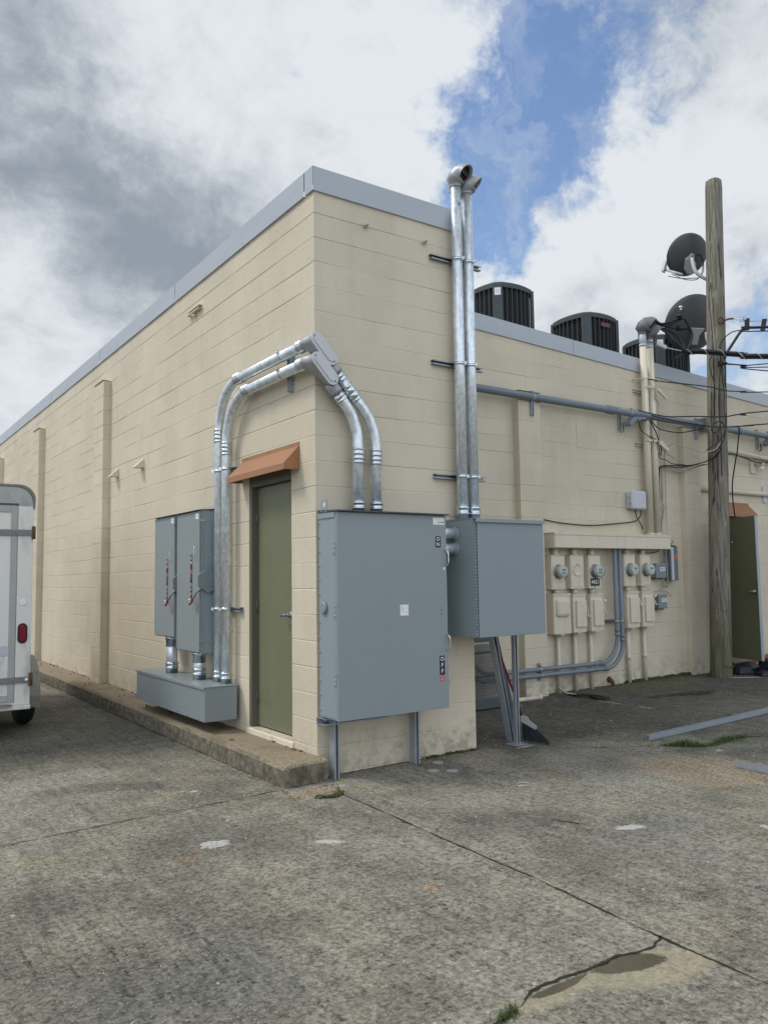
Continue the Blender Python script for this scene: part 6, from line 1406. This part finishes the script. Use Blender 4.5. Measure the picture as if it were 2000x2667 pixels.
m = MB(); m.tube(smooth([(.597, -1.852, gz(.6)+.006), (.615, -1.90, gz(.6)+.008), (.645, -1.955, gz(.6)+.007), (.669, -2.017, gz(.6)+.006)], 4), [.0022]*6+[.003]*7, 6); m.build('stick', 'rub', label='thin black stick lying on the paving', cat='stick')
m = MB(); m.tube([(3.05, 1.62, gz(3.4)+.026), (4.02, 1.60, gz(4)+.026)], .026, 14); m.lathe((3.97, 1.601, gz(4)+.026), X_, [(0, .026), (0, .031), (.05, .031), (.05, .026)], 14); m.build('plastic_pipe', 'beige', label='cream plastic pipe lying at the foot of the left pier', cat='pipe')
r = thing('frayed_hose', (4.4, 1.5, gz(4.4)), 'frayed black cable with a pale end lying by the wall foot', 'cable')
m = MB(); m.tube(smooth([(4.43, 1.70, gz(4)+.10), (4.46, 1.60, gz(4)+.04), (4.50, 1.45, gz(4)+.02), (4.52, 1.30, gz(4)+.015)], 5), .014, 8); m.build('sheath', 'cabletan', r)
m = MB(); rb = random.Random(5)
for i in range(14):
    a = V((4.47+rb.uniform(-.02, .04), 1.55+rb.uniform(-.05, .05), gz(4)+.02)); m.tube(smooth([a, a+V((rb.uniform(0, .08), -.15, .01)), a+V((rb.uniform(0, .12), -.32, rb.uniform(0, .02))), a+V((rb.uniform(-.02, .16), -.50, .0))], 3), .006, 5)
m.build('frayed_strands', 'rub', r)
m = MB(); m.tube(smooth([(5.54, D+.01, .11), (5.54, D-.035, .105), (5.55, D-.06, .06), (5.55, D-.06, gz(5.5))], 4), .027, 12); m.lathe((5.54, D, .11), -Y_, [(0, .042), (.02, .040)], 10); m.build('pipe_elbow', 'rust', label='rusty pipe elbow poking from the wall foot', cat='pipe')
# rubbish beside the open door
r = thing('rubbish_bag', (8.3, .95, gz(8)), 'black rubbish bags slumped by the open door', 'rubbish bag')
for c, s_ in (((8.30, .95, .12), (.42, .34, .17)), ((8.75, 1.35, .10), (.40, .30, .14)), ((8.02, 1.38, .07), (.30, .20, .13)), ((7.95, 1.02, .05), (.20, .16, .09))):
    m = MB(); rings = []
    for k in range(1, 14):
        th = PI*k/14; rg = []
        for i in range(26):
            a = 2*PI*i/26; q = V((math.sin(th)*math.cos(a), math.sin(th)*math.sin(a), -math.cos(th))); w_ = 1+.22*mnoise.noise(q*2.2+V(c))+.12*mnoise.noise(q*6+V(c))
            rg.append(V((c[0]+q.x*s_[0]*w_, c[1]+q.y*s_[1]*w_, max(gz(8)+.004, c[2]+q.z*s_[2]*w_))))
        rings.append(rg)
    m.loft(rings); m.build('bag', 'bag', r)
m = MB(); m.obox((8.42, 1.42, .215), (.33, -.02, .06), (.02, .05, .0), (-.005, 0, .012)); m.build('orange_plank', 'orange', label='orange painted plank resting on the rubbish by the door', cat='plank')
m = MB(); m.obox((7.97, 1.35, .10), (.14, -.10, .10), (.01, .012, 0), (0, 0, .012)); m.build('thin_stick', 'trim', label='thin pale stick poking out of the rubbish beside the pole', cat='stick')
m = MB(); m.tube(smooth([(7.70, 1.66, gz(7)+.02), (7.80, 1.60, gz(7)+.06), (7.92, 1.62, gz(7)+.03), (7.85, 1.70, gz(7)+.02)], 4), .018, 8); m.build('hose_scrap', 'rub', label='dark hose scrap behind the foot of the pole', cat='hose')
# growth in the cracks
rg_ = random.Random(11)
def tuft(name, pts, nblade, h, wdt, label, cat, bend=.6, mat='grass'):
    m = MB()
    for i in range(nblade):
        f_ = rg_.random()*(len(pts)-1); k = int(f_); a = V((*pts[k][:2], 0)).lerp(V((*pts[k+1][:2], 0)), f_-k); dens = pts[k][2]*(1-f_+k)+pts[k+1][2]*(f_-k)
        x, y = a.x+rg_.gauss(0, wdt), a.y+rg_.gauss(0, wdt); hh = h*dens*rg_.uniform(.35, 1.15); an = rg_.uniform(0, 2*PI); d = V((math.cos(an), math.sin(an), 0)); s_ = V((-d.y, d.x, 0))*rg_.uniform(.0012, .0026)
        b0 = V((x, y, gz(x)-.004)); b1 = b0+Z_*hh*.6+d*hh*bend*.25; b2 = b0+Z_*hh*rg_.uniform(.75, 1.0)+d*hh*bend*rg_.uniform(.5, 1.1)
        m.add([b0-s_, b0+s_, b1+s_*.8, b1-s_*.8, b2], [(0, 1, 2, 3), (3, 2, 4)])
    return m.build(name, mat, kind='stuff', label=label, cat=cat)
tuft('grass', [(2.92, -.95, .25), (2.98, -1.03, .6), (3.04, -1.09, 1.0), (3.10, -1.16, .7), (3.16, -1.21, .3)], 620, .095, .018, 'grass tuft growing from the crack near the long channel end', 'grass')
tuft('grass', [(3.18, -1.215, .35), (3.32, -1.20, .6), (3.45, -1.19, 1.0), (3.62, -1.19, .95), (3.80, -1.195, .5)], 620, .080, .020, 'longer grass strip in the crack, right of the other tuft', 'grass')
tuft('grass', [(-1.12, -3.335, .9), (-1.17, -3.35, 1.0), (-1.22, -3.36, .6)], 170, .05, .010, 'little grass clump in the broken slab edge at the bottom', 'grass')
tuft('weed', [(4.45, -.60, 1), (4.50, -.58, .8)], 60, .10, .015, 'lone weed beside the long channel', 'weed', .9, 'leaf')
def mossline(name, pts, n, hs, label, seed):
    m = MB(); rb = random.Random(seed)
    for i in range(n):
        f_ = rb.random()*(len(pts)-1); k = int(f_); a = V(pts[k]).lerp(V(pts[k+1]), f_-k); s_ = rb.uniform(.004, .013)*hs
        m.ball((a.x+rb.gauss(0, .012), a.y-abs(rb.gauss(0, .018)), gz(a.x)+rb.random()*.02*hs), s_, 6, 4, (1.3, 1.0, .7))
    m.build(name, 'moss', kind='stuff', label=label, cat='moss')
mossline('moss', [(5.85, D-.01, 0), (6.1, D-.01, 0), (6.3, D-.02, 0), (6.6, D-.01, 0), (7.1, D-.01, 0), (7.25, D-.02, 0)], 380, 1.6, 'moss along the wall foot under the right-hand pipes', 4)
mossline('moss', [(1.0, -.005, 0), (1.3, -.005, 0), (1.6, -.01, 0)], 140, .8, 'moss at the foot of the block end', 6)
mossline('moss', [(-.30, -.50, 0), (-.18, -.54, 0), (-.08, -.48, 0)], 110, .9, 'moss round the broken slab corner by the ledge', 8)
# broken slab corner by the ledge and a lump of dried plaster
def lumpy(c, rx, ry, h, seed, name, mat, parent=None, **kw):
    m = MB(); n = 40; rings = []
    for k in range(9):
        q = 1-k/8; rg = []
        for i in range(n):
            a = 2*PI*i/n; e = V((math.cos(a), math.sin(a), seed)); rr = 1+.42*mnoise.noise(e*1.9)+.34*mnoise.noise(e*5.1)
            x, y = c[0]+math.cos(a)*rx*rr*q, c[1]+math.sin(a)*ry*rr*q
            z = h*min(1, (1-q)*5)*(.55+.6*mnoise.noise(V((x*14, y*14, seed)))+.5*mnoise.noise(V((x*45, y*45, seed))))
            rg.append(V((x, y, gz(x)+max(-.004 if k == 0 else .001, z))))
        rings.append(rg)
    m.loft(rings, False, True, False); return m.build(name, mat, parent, **kw)
lumpy((-.24, -.35), .20, .105, .020, 3.3, 'broken_slab', 'agg', gr)
lumpy((-1.26, -1.0), .085, .055, .012, 6.1, 'dried_plaster', 'chips', label='crusty white lump of dried plaster on the open paving', cat='plaster')
# chips and litter scattered on the slab
rl = random.Random(21); m = MB()
for i in range(150):
    x, y = rl.uniform(-2.6, 4.8), rl.uniform(-3.6, 1.6)
    if x < .03 and y > -.2: x = -rl.uniform(.45, 1.4)
    s_ = rl.uniform(.003, .010)*(1.6 if rl.random() < .06 else 1); a = rl.random()*PI
    m.obox((x, y, gz(x)+.002), (math.cos(a)*s_, math.sin(a)*s_, 0), (-math.sin(a)*s_*.6, math.cos(a)*s_*.6, 0), (0, 0, .0022))
m.build('paint_chips', 'chips', kind='stuff', label='pale flakes of paint and grit scattered over the paving', cat='litter')
rl = random.Random(5); m = MB()
for i in range(60):
    y = rl.uniform(.2, 9); s_ = rl.uniform(.004, .012); m.obox((-rl.uniform(.01, .05) if rl.random() < .6 else -rl.uniform(.02, .3), y, .152+.0013*y), (s_, 0, 0), (0, s_*1.4, 0), (0, 0, .004))
m.build('leaf_litter', 'litter', kind='stuff', label='dry leaf bits along the top of the ledge', cat='litter')
